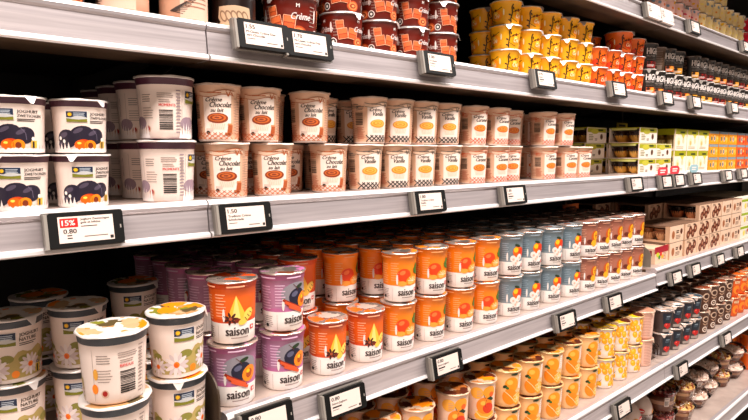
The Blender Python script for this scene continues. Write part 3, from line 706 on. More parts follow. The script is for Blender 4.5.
T(728, 175.5, .785, 'second tag from right edge on eye-level rail', '1.40')
T(743.5, 173.5, .785, 'rightmost price tag on the eye-level rail', '1.40')
T(268, 421, .745, 'price tag at bottom edge below purple yogurt cups', '0.80')
T(345, 401, .745, 'price tag reading 0.80 below red-orange yogurt cups', '0.80', ('Saison Joghurt', ''))
T(447, 363.5, .745, 'price tag below the orange mandarin yogurt cups', '0.80', ('Saison Joghurt', ''))
T(566.5, 320.5, .745, 'price tag below the grey-blue yogurt cups', '0.80')
T(614.5, 302, .745, 'price tag below the rust-brown yogurt cups', '0.80')
T(676.5, 277.3, .745, 'first tag right of the bay joint, lower middle rail', '2.50')
T(695.5, 269.6, .745, 'second tag right of the bay joint, lower middle rail', '2.50')
T(720, 259.5, .745, 'third tag right of the bay joint, lower middle rail', '2.50')
T(740, 251.5, .745, 'last tag at right edge, lower middle rail', '2.50')
T(623.3, 408.5, .705, 'price tag below the lemon-print yogurt cups', '1.20')
T(682.5, 369.5, .705, 'price tag below the berry mousse cups', '1.10')
T(727, 338.5, .705, 'price tag below the brown ring-print cups', '1.30')
T(653.5, 11.5, .755, 'left of two white tags on the topmost rail', '1.00', white=True)
T(666.5, 17, .755, 'right of two white tags on the topmost rail', '1.00', white=True)
T(694.5, 27.5, .755, 'black-framed tag in middle of the topmost rail', '1.00')
T(746, 47, .755, 'black-framed tag at right end of the topmost rail', '1.00')
# round promotion stickers standing above the tags
def sticker(px, py, d, c, lab, txt):
    p = at(px, py, d-.012); m = MB(); n = 20; a, b = .038, .0145
    def P(y): return [(a*math.copysign(abs(math.cos(t_))**.6, math.cos(t_)), y, b*math.copysign(abs(math.sin(t_))**.7, math.sin(t_))) for t_ in [2*math.pi*i/n for i in range(n)]]
    m.add(P(-.0008)+P(.0008), [tuple(range(n)), tuple(range(2*n-1, n-1, -1))]+[(i, i+n, (i+1) % n+n, (i+1) % n) for i in range(n)], c)
    m.box((-.004, .0008, -.022), (.004, .0016, 0), c)
    D = Dec(50); D.lines(-22, 2, 22, 2, 7, 4, W, 1, .3); m.decal(D, lambda x, y, l: (x/1000, -.0009-.0001*l, y/1000))
    o = obj('promotion_sticker', m, None, p); tag(o, lab, 'sticker')
sticker(662.8, 171.5, .785, M('#e8404a'), 'left red round sticker with white writing above tags', '20%')
sticker(674.8, 170, .785, M('#e8404a'), 'right red round sticker with white writing above tags', 'CHF')
sticker(694, 168.5, .785, M('#9fc4cc'), 'pale blue round sticker standing above a tag', 'BIO')

# ------------------------------------------------------------------ stocking the shelves
R = random.uniform
def stock(key, xs, y, z, tiers, pitch, rz, where, row=1, s=1., sz=None, jit=.1, tnames=None, tilt=None):
    for t in tiers:
        tn = (tnames or ['lower tier', 'upper tier', 'top tier'])[t]
        for x in xs: put(key, x+R(-.0012, .0012), y+R(-.001, .001), z+t*pitch, rz+R(-jit, jit), tn, row, where, s, sz)
# -- lower middle shelf, left bay: daisy yogurts
w_ = 'in left bay'
def nat(x, y, t, rz, s=1.03, v=None, row=1): put('nature', x, y, ZC0+t*.0885, rz, ['lower tier', 'upper tier'][t], row, w_, s, 1.03, v=v)
def px_x(px, py, Y): return at(px, py, Y).x
for i, (px, Y, rz, row) in enumerate(((113.5, .745, -3.2, 1), (177, .770, .08, 1), (12, .900, -.22, 2), (80, .900, -.25, 2), (136, .992, -.2, 3), (42, .992, -.4, 3), (178, .862, -.2, 2))):
    x = px_x(px, 350, Y)
    if i == 6: x = .326
    for t in (0, 1):
        if i == 6 and t == 1: continue
        nat(x, Y, t, rz+t*.08, .96 if row > 1 or i == 1 else 1.02, row=row)
divider(.3665, .735, 1.05, ZC0, .075, M('#4a3c30', .35, .3), 'dark metal divider between daisy and purple cups')
# -- lower middle shelf, middle bay
w_ = 'on lower middle shelf'
P5 = .0968
def sais(key, cols, rows=(1, 2, 3, 4, 5), y0=.790, rz=-.1, tiers=(0, 1), skipu=()):
    for r_ in rows:
        for c, x in enumerate(cols):
            for t in tiers:
                if t == 1 and (r_ in skipu): continue
                if t == 0 and r_ > 2: 
                    if r_ > 3: pass
                put(key, x+R(-.002, .002)+(0.003 if r_ % 2 == 0 else 0), y0+(r_-1)*.0745+R(-.001, .001), ZC+t*P5, rz+R(-.22, .22) if r_ > 1 else rz+R(-.08, .08), ['lower tier', 'upper tier'][t], r_, w_)
put('s_plum', .418, .790, ZC, -.18, 'lower tier', 1, w_, 1.06, 1.0); put('s_star', .420, .790, ZC+P5, -.22, 'upper tier', 1, w_, 1.06, 1.0)
put('s_plum', .508, .790, ZC, -.10, 'lower tier', 1, w_, 1.06, 1.0); put('s_plum', .510, .790, ZC+P5, .12, 'upper tier', 1, w_, 1.05, 1.0)
sais('s_plum', [.418, .505], (2, 3, 4, 5), .794, .3)
sais('s_star', [.600, .690], (1,), rz=-.12, tiers=(0,))
sais('s_star', [.592], (2, 3, 4, 5), .794, rz=-.3)
sais('s_mand', [.690], (2, 3, 4, 5), .794, rz=.2)
sais('s_mand', [.777, .866, .957, 1.046], (1,), rz=-.25)
sais('s_mand', [.780, .866, .957, 1.046], (2, 3, 4, 5), .792, rz=-.1)
sais('s_lychee', [1.134, 1.216, 1.312, 1.404], rz=-.3, rows=(1, 2, 3, 4))
sais('s_fig', [1.492, 1.567, 1.642, 1.717, 1.792], rz=-.35, rows=(1, 2, 3, 4))
divider(1.874, .765, 1.02, ZC2, .066, M('#8c8478', .35, .4), 'grey metal divider beside the sleeved dessert boxes')
# -- eye-level shelf
w_ = 'on eye-level shelf'
for r_ in range(4):
    for t in (0, 1):
        put('zwet', .342, .829+r_*.085, ZB+t*.0885, (-3.47 if r_ == 0 else -3.1)+R(-.05, .05), ['lower tier', 'upper tier'][t], r_+1, w_, .985, 1)
for i, x in enumerate((.1525, .2250)):
    for t in (0, 1):
        put('zwet', x, .823, ZB+t*.0690, [-.22, .02][i]+t*-.12, ['lower tier', 'upper tier'][t], 1, w_+' end', .84, .775)
        put('zwet', x-.003, .899, ZB+t*.0690, .1, ['lower tier', 'upper tier'][t], 2, w_+' end', .84, .775)
PC = .086
def cr(k, x, t, rz=-.15, y=.822, row=1, s=1.): put('cr_'+k, x, y, ZB+t*PC, rz, ['lower tier', 'upper tier'][t], row, w_, s, 1)
for x, rz in ((.433, -.5), (.514, -.42), (.631, -.45)): cr('choc', x, 0, rz)
for x, rz in ((.4205, -.5), (.4925, -.42), (.591, -.55)): cr('choc', x, 1, rz)
cr('choc', .588, 0, -.3, .895, 2); cr('choc', .548, 1, -.5, .895, 2); cr('choc', .515, 0, -.5, .897, 2)
cr('choc', .441, 0, -.5, .897, 2); cr('choc', .475, 1, -.5, .897, 2)
for x in (.716, .794, .865, .945): cr('van', x, 0, -.38+R(-.1, .1))
for x, rz in ((.727, -.15), (.7985, -.5), (.870, -.45), (.9415, -.5)): cr('van', x, 1, rz)
cr('van', .668, 1, .1, .897, 2); cr('van', .668, 0, .1, .897, 2)
for x, rz in ((1.035, -.3), (1.118, -.3), (1.325, -.25), (1.432, -.4), (1.505, -.35)): cr('car', x, 0, rz)
for x, rz in ((1.035, -.3), (1.118, -.3), (1.318, -.25), (1.408, -.3)): cr('car', x, 1, rz)
cr('car', 1.210, 0, -.5, .850, 1); cr('car', 1.210, 1, -.5, .850, 1)
for x in (.75, .83, .92, 1.02, 1.11, 1.29, 1.38, 1.47):
    k = 'van' if x < .97 else 'car'; cr(k, x, 0, -.5, .900 if abs(x-1.2) > .1 else .925, 2); cr(k, x, 1, -.5, .900, 2)

# -- second shelf from top
w_ = 'on second shelf'
put('jpale', .285, .82, ZA, -.6, 'lower tier', 1, w_); put('jpale', .370, .82, ZA, .2, 'lower tier', 1, w_); put('choc', .200, .82, ZA, .2, 'lower tier', 1, w_+' left end')
put('jdark', .452, .825, ZA, -.45, 'lower tier', 1, w_)
PH = .060
for i, (x, y) in enumerate(((.560, .830), (.662, .822), (.752, .825), (.838, .825), (.921, .822))):
    for t in ((0, 1) if i == 0 else (0, 1, 2)):
        s = 1.18 if i == 0 else 1.0
        put('choc', x, y, ZA+t*PH*(1.18 if i == 0 else 1), [-.75, -.2, -.2, -.5, -.05][i]+(-.35 if i == 1 and t else 0), ['lower tier', 'upper tier', 'top tier'][t], 1, w_, s)
for x in (.60, .70, .79, .88):
    for t in (0, 1, 2): put('choc', x, .912, ZA+t*PH, -.5, ['lower tier', 'upper tier', 'top tier'][t], 2, w_)
PY = .0545
for r_, xs in ((1, (1.150, 1.237, 1.322, 1.407, 1.485)), (2, (1.172, 1.257, 1.342, 1.427)), (3, (1.30, 1.385))):
    for x in xs:
        for t in (0, 1, 2):
            put('yel', x, .822+(r_-1)*.078, ZA+t*PY, -.45+R(-.15, .15), ['lower tier', 'middle tier', 'top tier'][t], r_, w_)
for x in (1.570, 1.650, 1.728, 1.806):
    for t in (0, 1): put('ora', x, .822, ZA+t*PY, -.5+R(-.1, .1), ['lower tier', 'middle tier'][t], 1, w_)
    for t in (0, 1): put('ora', x, .902, ZA+t*PY, -.5+R(-.1, .1), ['lower tier', 'middle tier'][t], 2, w_)
put('ora', 1.714, .822, ZA+2*PY, -.65, 'top tier', 1, w_, 1.12); put('ora', 1.806, .822, ZA+2*PY, -.5, 'top tier', 1, w_, .98)
put('ora', 1.690, .905, ZA+2*PY, -.4, 'top tier', 2, w_)
hk = ['hi_o', 'hi_o', 'hi_r', 'hi_r', 'hi_o', 'hi_y', 'hi_y', 'hi_y', 'hi_r', 'hi_r', 'hi_y', 'hi_o', 'hi_r', 'hi_y', 'hi_r', 'hi_o', 'hi_r', 'hi_y']
for i in range(18):
    x = 1.893+i*.0735
    put(hk[i], x, .820, ZA, -.45+R(-.1, .1), 'lower tier', 1, w_, 1.02, 1.15)
    if i == 1: put('hi_b', x, .822, ZA+.0795, .9, 'upper tier', 1, w_, 1., 1.1, tilt=(.0, -.0))
    elif i == 4: pass
    else: put(hk[(i+2) % 18], x, .820, ZA+.0795, -.42+R(-.1, .1), 'upper tier', 1, w_, 1.02, 1.15)
    if i < 16:
        put(hk[i], x+.01, .893, ZA, -.7, 'lower tier', 2, w_, 1, 1.15); put('hi_o' if i % 3 else 'hi_y', x+.01, .893, ZA+.0795, -.7, 'upper tier', 2, w_, 1, 1.15)

# -- topmost shelf
w_ = 'on topmost shelf'
for i in range(17):
    x = 1.90+i*.068
    key = 'kpink' if i < 5 else ('kyel' if i < 12 else 'kred')
    if i == 11: key = 'kyel'
    for t in (0, 1, 2):
        if t == 2 and i > 8: continue
        for r_ in (1, 2): put(key if t or i < 12 else 'kred', x, .800+(r_-1)*.07, ZZ+t*.0545, R(-3, 3), ['lower tier', 'middle tier', 'top tier'][t], r_, w_)

# -- fourth visible shelf
w_ = 'on fourth visible shelf'
PT = .0878
def tall(key, xs, rz=-.4, rows=(1, 2, 3, 4), y0=.760, ups=(0, 1)):
    for r_ in rows:
        for x in xs:
            for t in ups: put(key, x+(.004 if r_ % 2 == 0 else 0)+R(-.0015, .0015), y0+(r_-1)*.0765, ZD+t*PT, rz+R(-.18, .18), ['lower tier', 'upper tier'][t], r_, w_)
tall('peach', [.610, .702, .795, .905, .998])
tall('orange', [1.092, 1.184, 1.276, 1.368, 1.460])
tall('lemon', [1.560, 1.650, 1.738], rows=(1, 2, 3))
tall('pink', [1.816], rows=(1,))
tall('lemon', [1.816], rows=(2, 3))
divider(1.8965, .735, .98, ZD, .060, CLEAR, 'clear curved divider beside the berry mousse cups')
divider(1.874, .735, .98, ZD, .060, CLEAR, 'clear curved divider beside the last lemon-print cups')
def two(key, xs, dx=.0, pitch=.078, y0=.755, rz=-.5, rows=(1, 2, 3, 4)):
    for r_ in rows:
        for x in xs:
            for t in (0, 1): put(key, x+R(-.001, .001), y0+(r_-1)*.0745, ZD+t*pitch, rz+R(-.1, .1), ['lower tier', 'upper tier'][t], r_, w_)
two('berry', [1.955, 2.040, 2.128, 2.213])
two('bring', [2.300, 2.385, 2.470, 2.555], pitch=.0855)
two('opot', [2.640, 2.722, 2.804, 2.886, 2.968, 3.05], pitch=.081)

# ------------------------------------------------------------------ sleeved packs
def carton(key, w, l, h, face, side, topm, front, sidew, name, desc, cat, win=(.12, .88, .12, .80), fill=None, lidmat=None):
    """carton sleeve (X width w, Y depth l) with an open window on its left side showing the bowl inside"""
    m = MB(); a, b = w/2, l/2; t = .0012
    y0, y1, z0, z1 = -b+l*win[0], -b+l*win[1], h*win[2], h*win[3]
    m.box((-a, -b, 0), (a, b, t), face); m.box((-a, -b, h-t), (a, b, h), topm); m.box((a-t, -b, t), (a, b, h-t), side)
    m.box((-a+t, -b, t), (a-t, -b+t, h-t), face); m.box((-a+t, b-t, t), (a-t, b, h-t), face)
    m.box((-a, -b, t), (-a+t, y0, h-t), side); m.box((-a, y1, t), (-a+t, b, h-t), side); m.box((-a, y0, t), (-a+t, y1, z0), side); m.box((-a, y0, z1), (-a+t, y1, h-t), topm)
    m.decal(front, lambda x, y, q: (x/1000, -b-.0002-.0001*q, y/1000))
    m.decal(sidew, lambda x, y, q: (-a-.0002-.0001*q, -x/1000, y/1000))
    bm = MB()
    dark, con = fill
    # tapered rounded bowls behind the window
    for k in (0, 1):
        cy = (y0+y1)/2+(k-.5)*(y1-y0)*.5; rx = (w/2-.006); ry = (y1-y0)*.23
        rings = [(.62, .003), (.80, h*.22), (.92, h*.5), (1., h*.74), (1.04, h*.76), (1.04, h*.79), (.0, h*.80)]
        n = 20; vs = []
        for f, z in rings:
            for i in range(n):
                q = 2*math.pi*i/n; cc, ss = math.cos(q), math.sin(q)
                vs.append((rx*f*math.copysign(abs(cc)**.6, cc), cy+ry*f*math.copysign(abs(ss)**.6, ss), z))
        for j in range(len(rings)-1):
            mt = con if j < 2 else (dark if j < 4 else (lidmat or dark))
            off = len(bm.v)
            if j == 0: bm.v += [tuple(v) for v in vs]; base = off
            for i in range(n):
                i2 = (i+1) % n; bm.f.append((base+j*n+i2, base+j*n+i, base+(j+1)*n+i, base+(j+1)*n+i2)); bm.mi.append(bm.m(mt)); bm.sm.append(True)
        for i in range(-2, 3):   # drips of sauce
            yy = cy+i*ry*.34; bm.add([(-rx*.99-.001, yy-ry*.13, h*.62), (-rx*.99-.001, yy+ry*.13, h*.62), (-rx*.86-.001, yy, h*(.30+.08*(i % 2)))], [(0, 2, 1)], dark)
    KIND[key] = dict(name=name, desc=desc, cat=cat, sleeve=m.mesh('carton_sleeve'), bowl=bm.mesh('dessert_bowls'))
def pack(key, x, y, z, tier, row, where, rz=0., label=None):
    K = KIND[key]
    if key not in PROTO:
        o = empty(K['name'], (0, 0, 0)); kid('carton_sleeve', K['sleeve'], o); kid('dessert_bowls', K['bowl'], o); PROTO[key] = o
    else: o = copy_tree(PROTO[key])
    o.location = (x, y, z+.0003); o.rotation_euler = (0, 0, rz+R(-.012, .012)); o['category'] = K['cat']; o['group'] = K['desc']+'s '+where
    LOG.append((key, where, tier, row, x, o, label)); return o
LIME = M('#a8a418', .4); LIMEL = M('#d8d27a', .4)
fd = Dec(50); fd.rect(-60, 33, 60, 46, LIME, 1); fd.ell(-14, 36, 26, 8, M('#c4bd3c'), 2); fd.rect(8, 38, 40, 43, DGRN, 3); fd.ell(30, 20, 9, 9, M('#6a5a40'), 2); fd.ell(30, 20, 5, 6, BRN, 3); fd.lines(-52, 24, -20, 4, 5, 2, OLV, 2); fd.lines(-14, 12, 4, 2, 4, 2, M('#5a4a3a'), 3)
sd = Dec(50); sd.rect(-40, 40, 40, 46, LIMEL, 1)
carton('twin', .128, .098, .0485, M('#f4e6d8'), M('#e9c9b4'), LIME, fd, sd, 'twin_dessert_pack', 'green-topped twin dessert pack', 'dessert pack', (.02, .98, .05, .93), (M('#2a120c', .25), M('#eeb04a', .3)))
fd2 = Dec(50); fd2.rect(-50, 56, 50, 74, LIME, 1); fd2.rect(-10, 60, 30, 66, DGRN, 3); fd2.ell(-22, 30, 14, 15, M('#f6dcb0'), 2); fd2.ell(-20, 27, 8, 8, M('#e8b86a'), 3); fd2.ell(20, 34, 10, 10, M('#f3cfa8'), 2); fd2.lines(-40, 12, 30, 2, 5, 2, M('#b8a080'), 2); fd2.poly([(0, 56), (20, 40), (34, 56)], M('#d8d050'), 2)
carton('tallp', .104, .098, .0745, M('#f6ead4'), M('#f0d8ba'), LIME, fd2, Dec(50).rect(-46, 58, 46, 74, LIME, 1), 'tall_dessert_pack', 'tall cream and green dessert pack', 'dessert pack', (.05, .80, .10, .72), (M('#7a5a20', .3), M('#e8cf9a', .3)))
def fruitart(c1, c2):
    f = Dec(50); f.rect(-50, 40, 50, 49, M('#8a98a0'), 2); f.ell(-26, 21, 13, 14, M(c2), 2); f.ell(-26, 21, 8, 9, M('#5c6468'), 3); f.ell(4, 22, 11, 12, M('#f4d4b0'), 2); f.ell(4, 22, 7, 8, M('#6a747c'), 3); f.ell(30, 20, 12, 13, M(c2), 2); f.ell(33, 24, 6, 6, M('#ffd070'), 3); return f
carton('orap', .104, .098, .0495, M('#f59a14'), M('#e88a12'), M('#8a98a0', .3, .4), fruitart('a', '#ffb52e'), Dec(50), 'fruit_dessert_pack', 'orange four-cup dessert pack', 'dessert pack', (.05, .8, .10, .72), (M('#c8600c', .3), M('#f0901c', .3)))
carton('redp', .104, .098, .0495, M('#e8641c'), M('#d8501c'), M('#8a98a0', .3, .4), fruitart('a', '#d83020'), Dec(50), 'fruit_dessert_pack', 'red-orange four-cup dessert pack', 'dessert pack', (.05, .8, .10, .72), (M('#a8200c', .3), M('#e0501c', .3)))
w_ = 'on eye-level shelf'
TN = ['bottom tier', 'middle tier', 'top tier']
for t in range(3):
    pack('twin', 1.890, .846, ZB+t*.0493, TN[t], 1, w_)
    if t < 2: pack('twin', 1.890, .950, ZB+t*.0493, TN[t], 2, w_)
    pack('twin', 1.740+.01*t, .952, ZB+t*.0493, TN[t], 2, w_+' left stack')
pack('twin', 2.028, .852, ZB, TN[0], 1, w_+' right stack'); pack('twin', 2.028, .852, ZB+.0493, TN[1], 1, w_+' right stack'); pack('twin', 2.040, .955, ZB, TN[0], 2, w_+' right stack'); pack('twin', 2.040, .955, ZB+.0493, TN[1], 2, w_+' right stack'); pack('twin', 2.040, .955, ZB+.0986, TN[2], 2, w_+' right stack')
for x in (2.155, 2.263, 2.371):
    for t in (0, 1):
        for r_ in (1, 2, 3): pack('tallp', x, .846+(r_-1)*.102, ZB+t*.0753, ['lower tier', 'upper tier'][t], r_, w_)
for i, x in enumerate((2.480, 2.588, 2.696)):
    for t in range(3):
        for r_ in (1, 2, 3): pack('orap', x, .846+(r_-1)*.102, ZB+t*.0502, TN[t], r_, w_)
for i, x in enumerate((2.806, 2.914, 3.022, 3.13)):
    for t in range(3):
        for r_ in (1, 2, 3): pack('redp', x, .846+(r_-1)*.102, ZB+t*.0502, TN[t], r_, w_)
# lower middle shelf, right bay: boxes with round prints
fc = Dec(50)
for x, y in ((-30, 16), (-10, 30), (12, 18), (34, 34)): fc.ell(x, y, 15, 15, M('#5a2414'), 2); fc.ell(x, y, 10, 10, M('#8a4a30'), 3); fc.ell(x, y, 4, 4, M('#c99a7c'), 4)
fc.lines(-40, 50, -6, 2, 5, 2.2, M('#7a5a48'), 2); fc.rect(14, 47, 32, 52, M('#4a2c1c'), 3)
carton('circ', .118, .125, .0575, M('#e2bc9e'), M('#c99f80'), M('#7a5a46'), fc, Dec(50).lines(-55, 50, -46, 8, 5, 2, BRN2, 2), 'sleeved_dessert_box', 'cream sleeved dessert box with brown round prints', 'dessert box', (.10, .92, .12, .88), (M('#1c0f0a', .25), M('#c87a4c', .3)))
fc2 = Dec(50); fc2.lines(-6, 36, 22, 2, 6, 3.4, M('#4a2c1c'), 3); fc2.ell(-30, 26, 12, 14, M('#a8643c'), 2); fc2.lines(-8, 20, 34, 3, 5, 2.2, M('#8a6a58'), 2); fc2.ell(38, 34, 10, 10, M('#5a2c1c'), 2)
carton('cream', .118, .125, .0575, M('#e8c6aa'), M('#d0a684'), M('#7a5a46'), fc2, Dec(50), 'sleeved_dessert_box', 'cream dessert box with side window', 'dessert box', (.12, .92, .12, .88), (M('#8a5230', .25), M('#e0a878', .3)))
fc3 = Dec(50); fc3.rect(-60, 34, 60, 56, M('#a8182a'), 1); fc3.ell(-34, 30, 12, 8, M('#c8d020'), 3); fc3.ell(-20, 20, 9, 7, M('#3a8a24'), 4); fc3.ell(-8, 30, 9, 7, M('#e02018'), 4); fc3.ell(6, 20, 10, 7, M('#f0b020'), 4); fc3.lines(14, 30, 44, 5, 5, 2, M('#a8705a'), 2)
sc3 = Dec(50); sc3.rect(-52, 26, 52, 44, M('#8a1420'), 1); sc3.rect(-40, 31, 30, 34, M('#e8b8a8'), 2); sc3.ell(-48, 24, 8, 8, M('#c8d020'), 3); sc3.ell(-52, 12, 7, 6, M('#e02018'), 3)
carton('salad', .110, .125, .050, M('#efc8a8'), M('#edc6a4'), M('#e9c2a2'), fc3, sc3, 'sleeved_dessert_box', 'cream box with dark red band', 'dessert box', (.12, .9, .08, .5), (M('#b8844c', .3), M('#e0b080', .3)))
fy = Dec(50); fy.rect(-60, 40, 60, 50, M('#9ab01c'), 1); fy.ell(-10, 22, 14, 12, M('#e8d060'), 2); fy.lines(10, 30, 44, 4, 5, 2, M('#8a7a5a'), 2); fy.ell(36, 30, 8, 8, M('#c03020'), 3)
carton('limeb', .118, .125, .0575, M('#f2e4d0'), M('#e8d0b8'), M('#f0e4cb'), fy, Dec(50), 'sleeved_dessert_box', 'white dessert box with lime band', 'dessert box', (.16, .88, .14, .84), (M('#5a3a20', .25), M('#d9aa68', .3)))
w_ = 'on lower middle shelf'
PB = .0583
pack('salad', 1.987, .840, ZC2, 'bottom tier', 1, w_, .03)
for t in (0, 1): pack('cream', 2.104, .838, ZC2+t*PB, TN[t], 1, w_)
for t in (0, 1): pack('cream', 1.955, .975, ZC2+t*PB, TN[t], 2, w_)
pack('cream', 1.955, 1.110, ZC2, TN[0], 3, w_); pack('cream', 1.955, 1.110, ZC2+PB, TN[1], 3, w_)
for x in (2.104,):
    for t in (0, 1, 2): pack('cream', x, .972, ZC2+t*PB, TN[t], 2, w_) if t < 2 else None
    for t in (0, 1, 2): pack('circ', x, 1.106, ZC2+t*PB, TN[t], 3, w_)
for x in (2.226, 2.348, 2.470):
    for t in (0, 1, 2):
        if not (t == 2 and x < 2.3): pack('circ', x, .834, ZC2+t*PB, TN[t], 1, w_)
        pack('circ', x, .965, ZC2+t*PB, TN[t], 2, w_); pack('circ', x, 1.096, ZC2+t*PB, TN[t], 3, w_)
for x in (2.592, 2.714): 
    for t in (0, 1, 2):
        for r_ in (1, 2): pack('cream', x, .834+(r_-1)*.131, ZC2+t*PB, TN[t], r_, w_+' far end')
for x in (2.836, 2.958, 3.080, 3.202):
    for t in (0, 1, 2):
        for r_ in (1, 2): pack('limeb', x, .834+(r_-1)*.131, ZC2+t*PB, TN[t], r_, w_)

# ------------------------------------------------------------------ lowest visible shelf: clear tubs
def tub(key, rb, rt_, h, con, conh, top, grain, name, desc, dome=None, flat=False):
    b = MB(); n = 36
    b.lathe([(.0005, .001), (rb-.003, .001), (rb, .004), (rt_, h-.004), (rt_+.004, h-.003), (rt_+.004, h), (rt_-.001, h)], CLEAR, n, True, .012)
    c = MB(); k = conh/h; rr = lambda z: rb+(rt_-rb)*z/h-.0022
    c.lathe([(.0005, .0022), (rr(.004), .0025), (rr(conh*.45), conh*.45), (rr(conh*.7), conh*.7), (rr(conh), conh), (.0005, conh+.002)], [con[0], con[0], con[1], con[0], top[0]], 28)
    g = MB(); r = random.Random(9)
    for i in range(grain):
        a = r.uniform(0, 6.28); q = math.sqrt(r.random())*(rr(conh)-.004); s = r.uniform(.004, .008); cx, cy, cz = q*math.cos(a), q*math.sin(a), conh+s*.5+.004*(1-q/rt_)*2
        P = [(cx+s, cy, cz), (cx-s*.5, cy+s*.87, cz), (cx-s*.5, cy-s*.87, cz), (cx, cy, cz+s), (cx, cy, cz-s)]
        g.add(P, [(0, 1, 3), (1, 2, 3), (2, 0, 3), (1, 0, 4), (2, 1, 4), (0, 2, 4)], r.choice(top))
    l = MB()
    if dome: l.lathe([(rt_+.0045, h+.0005), (rt_+.0045, h+.003), (rt_-.001, h+.004), (rt_-.003, h+dome*.55), (rt_*.72, h+dome*.9), (rt_*.4, h+dome), (.0005, h+dome)], CLEAR, n)
    else: l.lathe([(rt_+.005, h-.003), (rt_+.005, h+.002), (rt_-.002, h+.003), (rt_-.004, h+.001), (.0005, h+.001)], CLEAR, n)
    lb = MB(); D = Dec(4); R0[0] = rt_; D.rect(-9, h*300, 9, h*720, PAPER, 1); D.barcode(-7, h*340, 7, h*560, INK, True); D.lines(-7, h*660, 7, 2, 3, 1.2, INK, 2)
    lb.decal(D, lambda x, y, q: ((rb+(rt_-rb)*(y/1000)/h+.0012+.0001*q)*math.sin(x/1000/R0[0]), -(rb+(rt_-rb)*(y/1000)/h+.0012+.0001*q)*math.cos(x/1000/R0[0]), y/1000))
    KIND[key] = dict(name=name, desc=desc, cat='dessert tub', parts=[('clear_tub', b.mesh('clear_tub')), ('filling', c.mesh('filling')), ('topping', g.mesh('topping')), ('clear_lid', l.mesh('clear_lid')), ('barcode_label', lb.mesh('barcode_label'))])
def ptub(key, x, y, z, rz, tier, row, where, s=1.):
    K = KIND[key]
    if key not in PROTO:
        o = empty(K['name'], (0, 0, 0))
        for n, me in K['parts']: kid(n, me, o)
        PROTO[key] = o
    else: o = copy_tree(PROTO[key])
    o.location = (x, y, z+.0003); o.rotation_euler = (0, 0, rz); o.scale = (s, s, s); o['category'] = K['cat']; o['group'] = K['desc']+'s'
    LOG.append((key, where, tier, row, x, o, None)); return o
tub('t_red', .042, .052, .075, (M('#7a4a34', .4), M('#d0a080', .4)), .055, [M('#8a1c14'), M('#c8582c'), M('#e8b090'), M('#4a1c12')], 60, 'dessert_tub', 'ribbed clear tub with red-brown topping')
tub('t_marsh', .040, .060, .048, (M('#5a3020', .4), M('#a87858', .4)), .040, [M('#f2d9c8'), M('#e8c4ae'), M('#fbe9dd')], 90, 'dessert_tub', 'shallow clear tub heaped with white topping', .024)
tub('t_mix', .038, .050, .055, (M('#8a5438', .4), M('#d8a87c', .4)), .046, [M('#f0c878'), M('#d8642c'), M('#fbe9dd'), M('#8a3018')], 70, 'dessert_tub', 'clear tub with orange and cream topping', .018)
w_ = 'on lowest visible shelf'
# white-domed chocolate eggs (foil-wrapped, smooth)
def egg():
    m = MB(); prof = []
    n = 14
    for i in range(n+1):
        a = -math.pi/2+math.pi*i/n; z = math.sin(a); r_ = math.cos(a)*(1-.12*z); prof.append((max(.0004, .031*r_), .042+.042*z))
    m.lathe(prof, [M('#8a4a3a', .3)]*5+[M('#e8d0c4', .25)]*9, 28)
    D = Dec(4); R0[0] = .031
    for xo in (0, 65, 130): D.ell(xo, 38, 9, 7, M('#f09a1c'), 1); D.ell(xo+20, 42, 10, 8, RED, 1); D.ell(xo+10, 34, 7, 5, M('#6a1c14'), 2); D.rect(xo+12, 40, xo+28, 43, W, 3)
    m.decal(D, lambda x, y, q: ((.0322+.0002*q)*math.sin(x/1000/.031)*math.cos((y-42)/46), -(.0322+.0002*q)*math.cos(x/1000/.031)*math.cos((y-42)/46), y/1000))
    c = MB(); c.lathe([(.0004, .0), (.020, 0), (.030, .006), (.0345, .03), (.0358, .03), (.0358, .0315), (.034, .0315)], SMOKE, 28)
    KIND['egg'] = dict(name='cream_egg', desc='white-domed foil egg in clear cup', cat='egg', parts=[('egg_shell', m.mesh('egg_shell')), ('clear_cup', c.mesh('clear_cup'))])
egg()
def atsh(px, py, z):
    d = fw+rt*((px-374)/F)+up*((210-py)/F); t = (z-EYE)/d.z; return d.x*t, d.y*t
for i in range(5):
    for t in (0, 1):
        ptub('egg', 1.52+i*.085, .765, ZE+t*.086, R(-1, 1), ['lower tier', 'upper tier'][t], 1, w_, 1.02)
        ptub('egg', 1.55+i*.085, .850, ZE+t*.086, R(-1, 1), ['lower tier', 'upper tier'][t], 2, w_, 1.02)
for i, (k, x, y, t) in enumerate((('t_red', 2.02, .772, 0), ('t_red', 2.02, .772, 1), ('t_red', 2.01, .892, 0), ('t_red', 2.01, .892, 1), ('t_mix', 2.165, .76, 0), ('t_mix', 2.150, .885, 0), ('t_mix', 2.150, .885, 1), ('t_mix', 2.165, .76, 1),
      ('t_marsh', 2.315, .772, 0), ('t_marsh', 2.315, .772, 1), ('t_marsh', 2.462, .785, 0), ('t_mix', 2.30, .905, 0), ('t_mix', 2.30, .905, 1), ('t_marsh', 2.440, .925, 0), ('t_marsh', 2.440, .925, 1), ('t_red', 2.02, 1.01, 0), ('t_mix', 2.15, 1.0, 0), ('t_mix', 2.28, 1.02, 0))):
    hgt = {'t_red': .0785, 't_mix': .0745, 't_marsh': .0735}[k]
    ptub(k, x, y, ZE+t*hgt, -.5+R(-.4, .4), ['lower tier', 'upper tier'][t], 1 if y < .84 else (2 if y < .96 else 3), w_)
ptub('t_marsh', 2.462, .785, ZE+.0735, .3, 'upper tier', 1, w_, 1.0)
for x in (2.602, 2.742):
    for t in (0, 1): ptub('t_marsh' if x > 2.7 else 't_mix', x, .775, ZE+t*.0745, .3, ['lower tier', 'upper tier'][t], 1, w_); ptub('t_mix', x, .91, ZE+t*.0745, .3, ['lower tier', 'upper tier'][t], 2, w_)
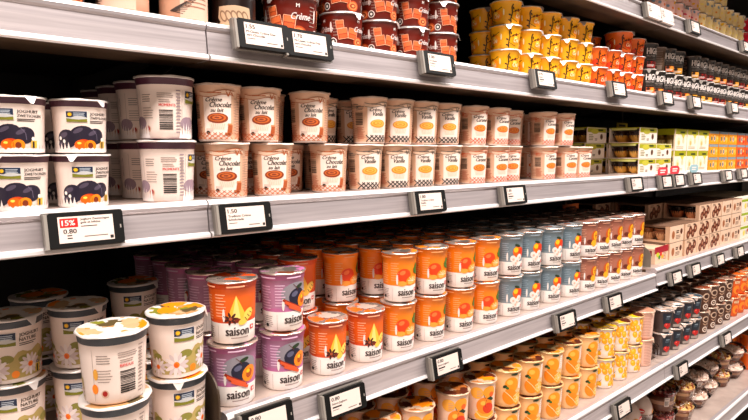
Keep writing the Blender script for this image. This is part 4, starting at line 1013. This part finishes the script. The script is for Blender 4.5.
for i in range(5):
    for r_ in (1, 2):
        for t in (0, 1): put('opot', 2.90+i*.078, .745+(r_-1)*.078, ZE+t*.081, -.5, ['lower tier', 'upper tier'][t], r_, w_)

# small hanging signs
def sign(px, py, Y, w, h, c, lab, c2, attach=None):
    p = at(px, py, Y); m = MB(); m.box((-w/2, -.001, -h/2), (w/2, .001, h/2), c)
    D = Dec(50); D.rect(-w*330, h*80, w*300, h*330, c2, 1); D.lines(-w*300, -h*180, w*300, 2, h*160, h*90, c2, 1)
    m.decal(D, lambda x, y, l: (x/1000, -.0011-.0001*l, y/1000))
    if attach: m.box((-.002, -.0008, h/2), (.002, .0008, attach-p.z), M('#3a3430'))
    o = obj('shelf_sign', m, None, p); tag(o, lab, 'sign')
    return o
sign(570.5, 211.5, 1.02, .105, .052, M('#e8701c'), 'small orange sign above grey-blue yogurt cups', INK, ZB-.027)
sign(622, 127.5, .905, .075, .030, M('#c8b01c'), 'small yellow-green sign above twin dessert packs', INK, ZA-.027)

# ------------------------------------------------------------------ labels
grp = {}
for e in LOG: grp.setdefault((e[0], e[1], e[2], e[3]), []).append(e)
RW = {1: 'front row', 2: 'second row', 3: 'third row', 4: 'fourth row', 5: 'fifth row'}
for (key, where, tier, row), L in grp.items():
    L.sort(key=lambda e: e[4])
    for i, e in enumerate(L):
        K = KIND[key]; lab = K['desc']
        if where: lab += ' '+where
        lab += ', '+tier+', '+RW[row]
        if len(L) > 1: lab += ', '+ORD[i+1]+(' from left' if len(L) > 2 or True else '')
        wds = lab.split()
        if len(wds) > 16: lab = lab.replace(' from left', '').replace(' cooler', '').replace('sleeved dessert', 'dessert'); wds = lab.split()
        if len(wds) > 16: lab = lab.replace(' tier,', ',')
        e[5]['label'] = e[6] or lab

# ------------------------------------------------------------------ light
def area(name, loc, target, sx, sy, power, col):
    l = bpy.data.lights.new(name, 'AREA'); l.shape = 'RECTANGLE'; l.size = sx; l.size_y = sy; l.energy = power; l.color = col
    o = bpy.data.objects.new(name, l); COL.objects.link(o); o.location = loc
    o.rotation_euler = (Vector(target)-Vector(loc)).to_track_quat('-Z', 'Y').to_euler(); return o
area('canopy_lamp', (1.6, -.35, 3.6), (1.6, .80, 1.2), 8.0, .35, 385, (1, .92, .87))
area('aisle_fill', (-.5, -1.2, 2.4), (.8, .8, 1.2), 2.4, .8, 13, (1, .80, .66))  # unseen soft fill added from behind the camera, warms the shaded parts
area('aisle_floor_bounce', (1.5, -1.8, .5), (1.5, .8, 1.4), 6.0, 1.2, 15, (1, .76, .62))
wd = bpy.data.worlds.new('store'); sc.world = wd; wd.use_nodes = True
wd.node_tree.nodes['Background'].inputs[0].default_value = (1, .75, .6, 1); wd.node_tree.nodes['Background'].inputs[1].default_value = .02
sc.view_settings.view_transform = 'Standard'; sc.view_settings.look = 'None'; sc.view_settings.gamma = 1; sc.view_settings.use_curve_mapping = False
sc.view_settings.exposure = -.06
sc.cycles.max_bounces = 6; sc.cycles.transparent_max_bounces = 12
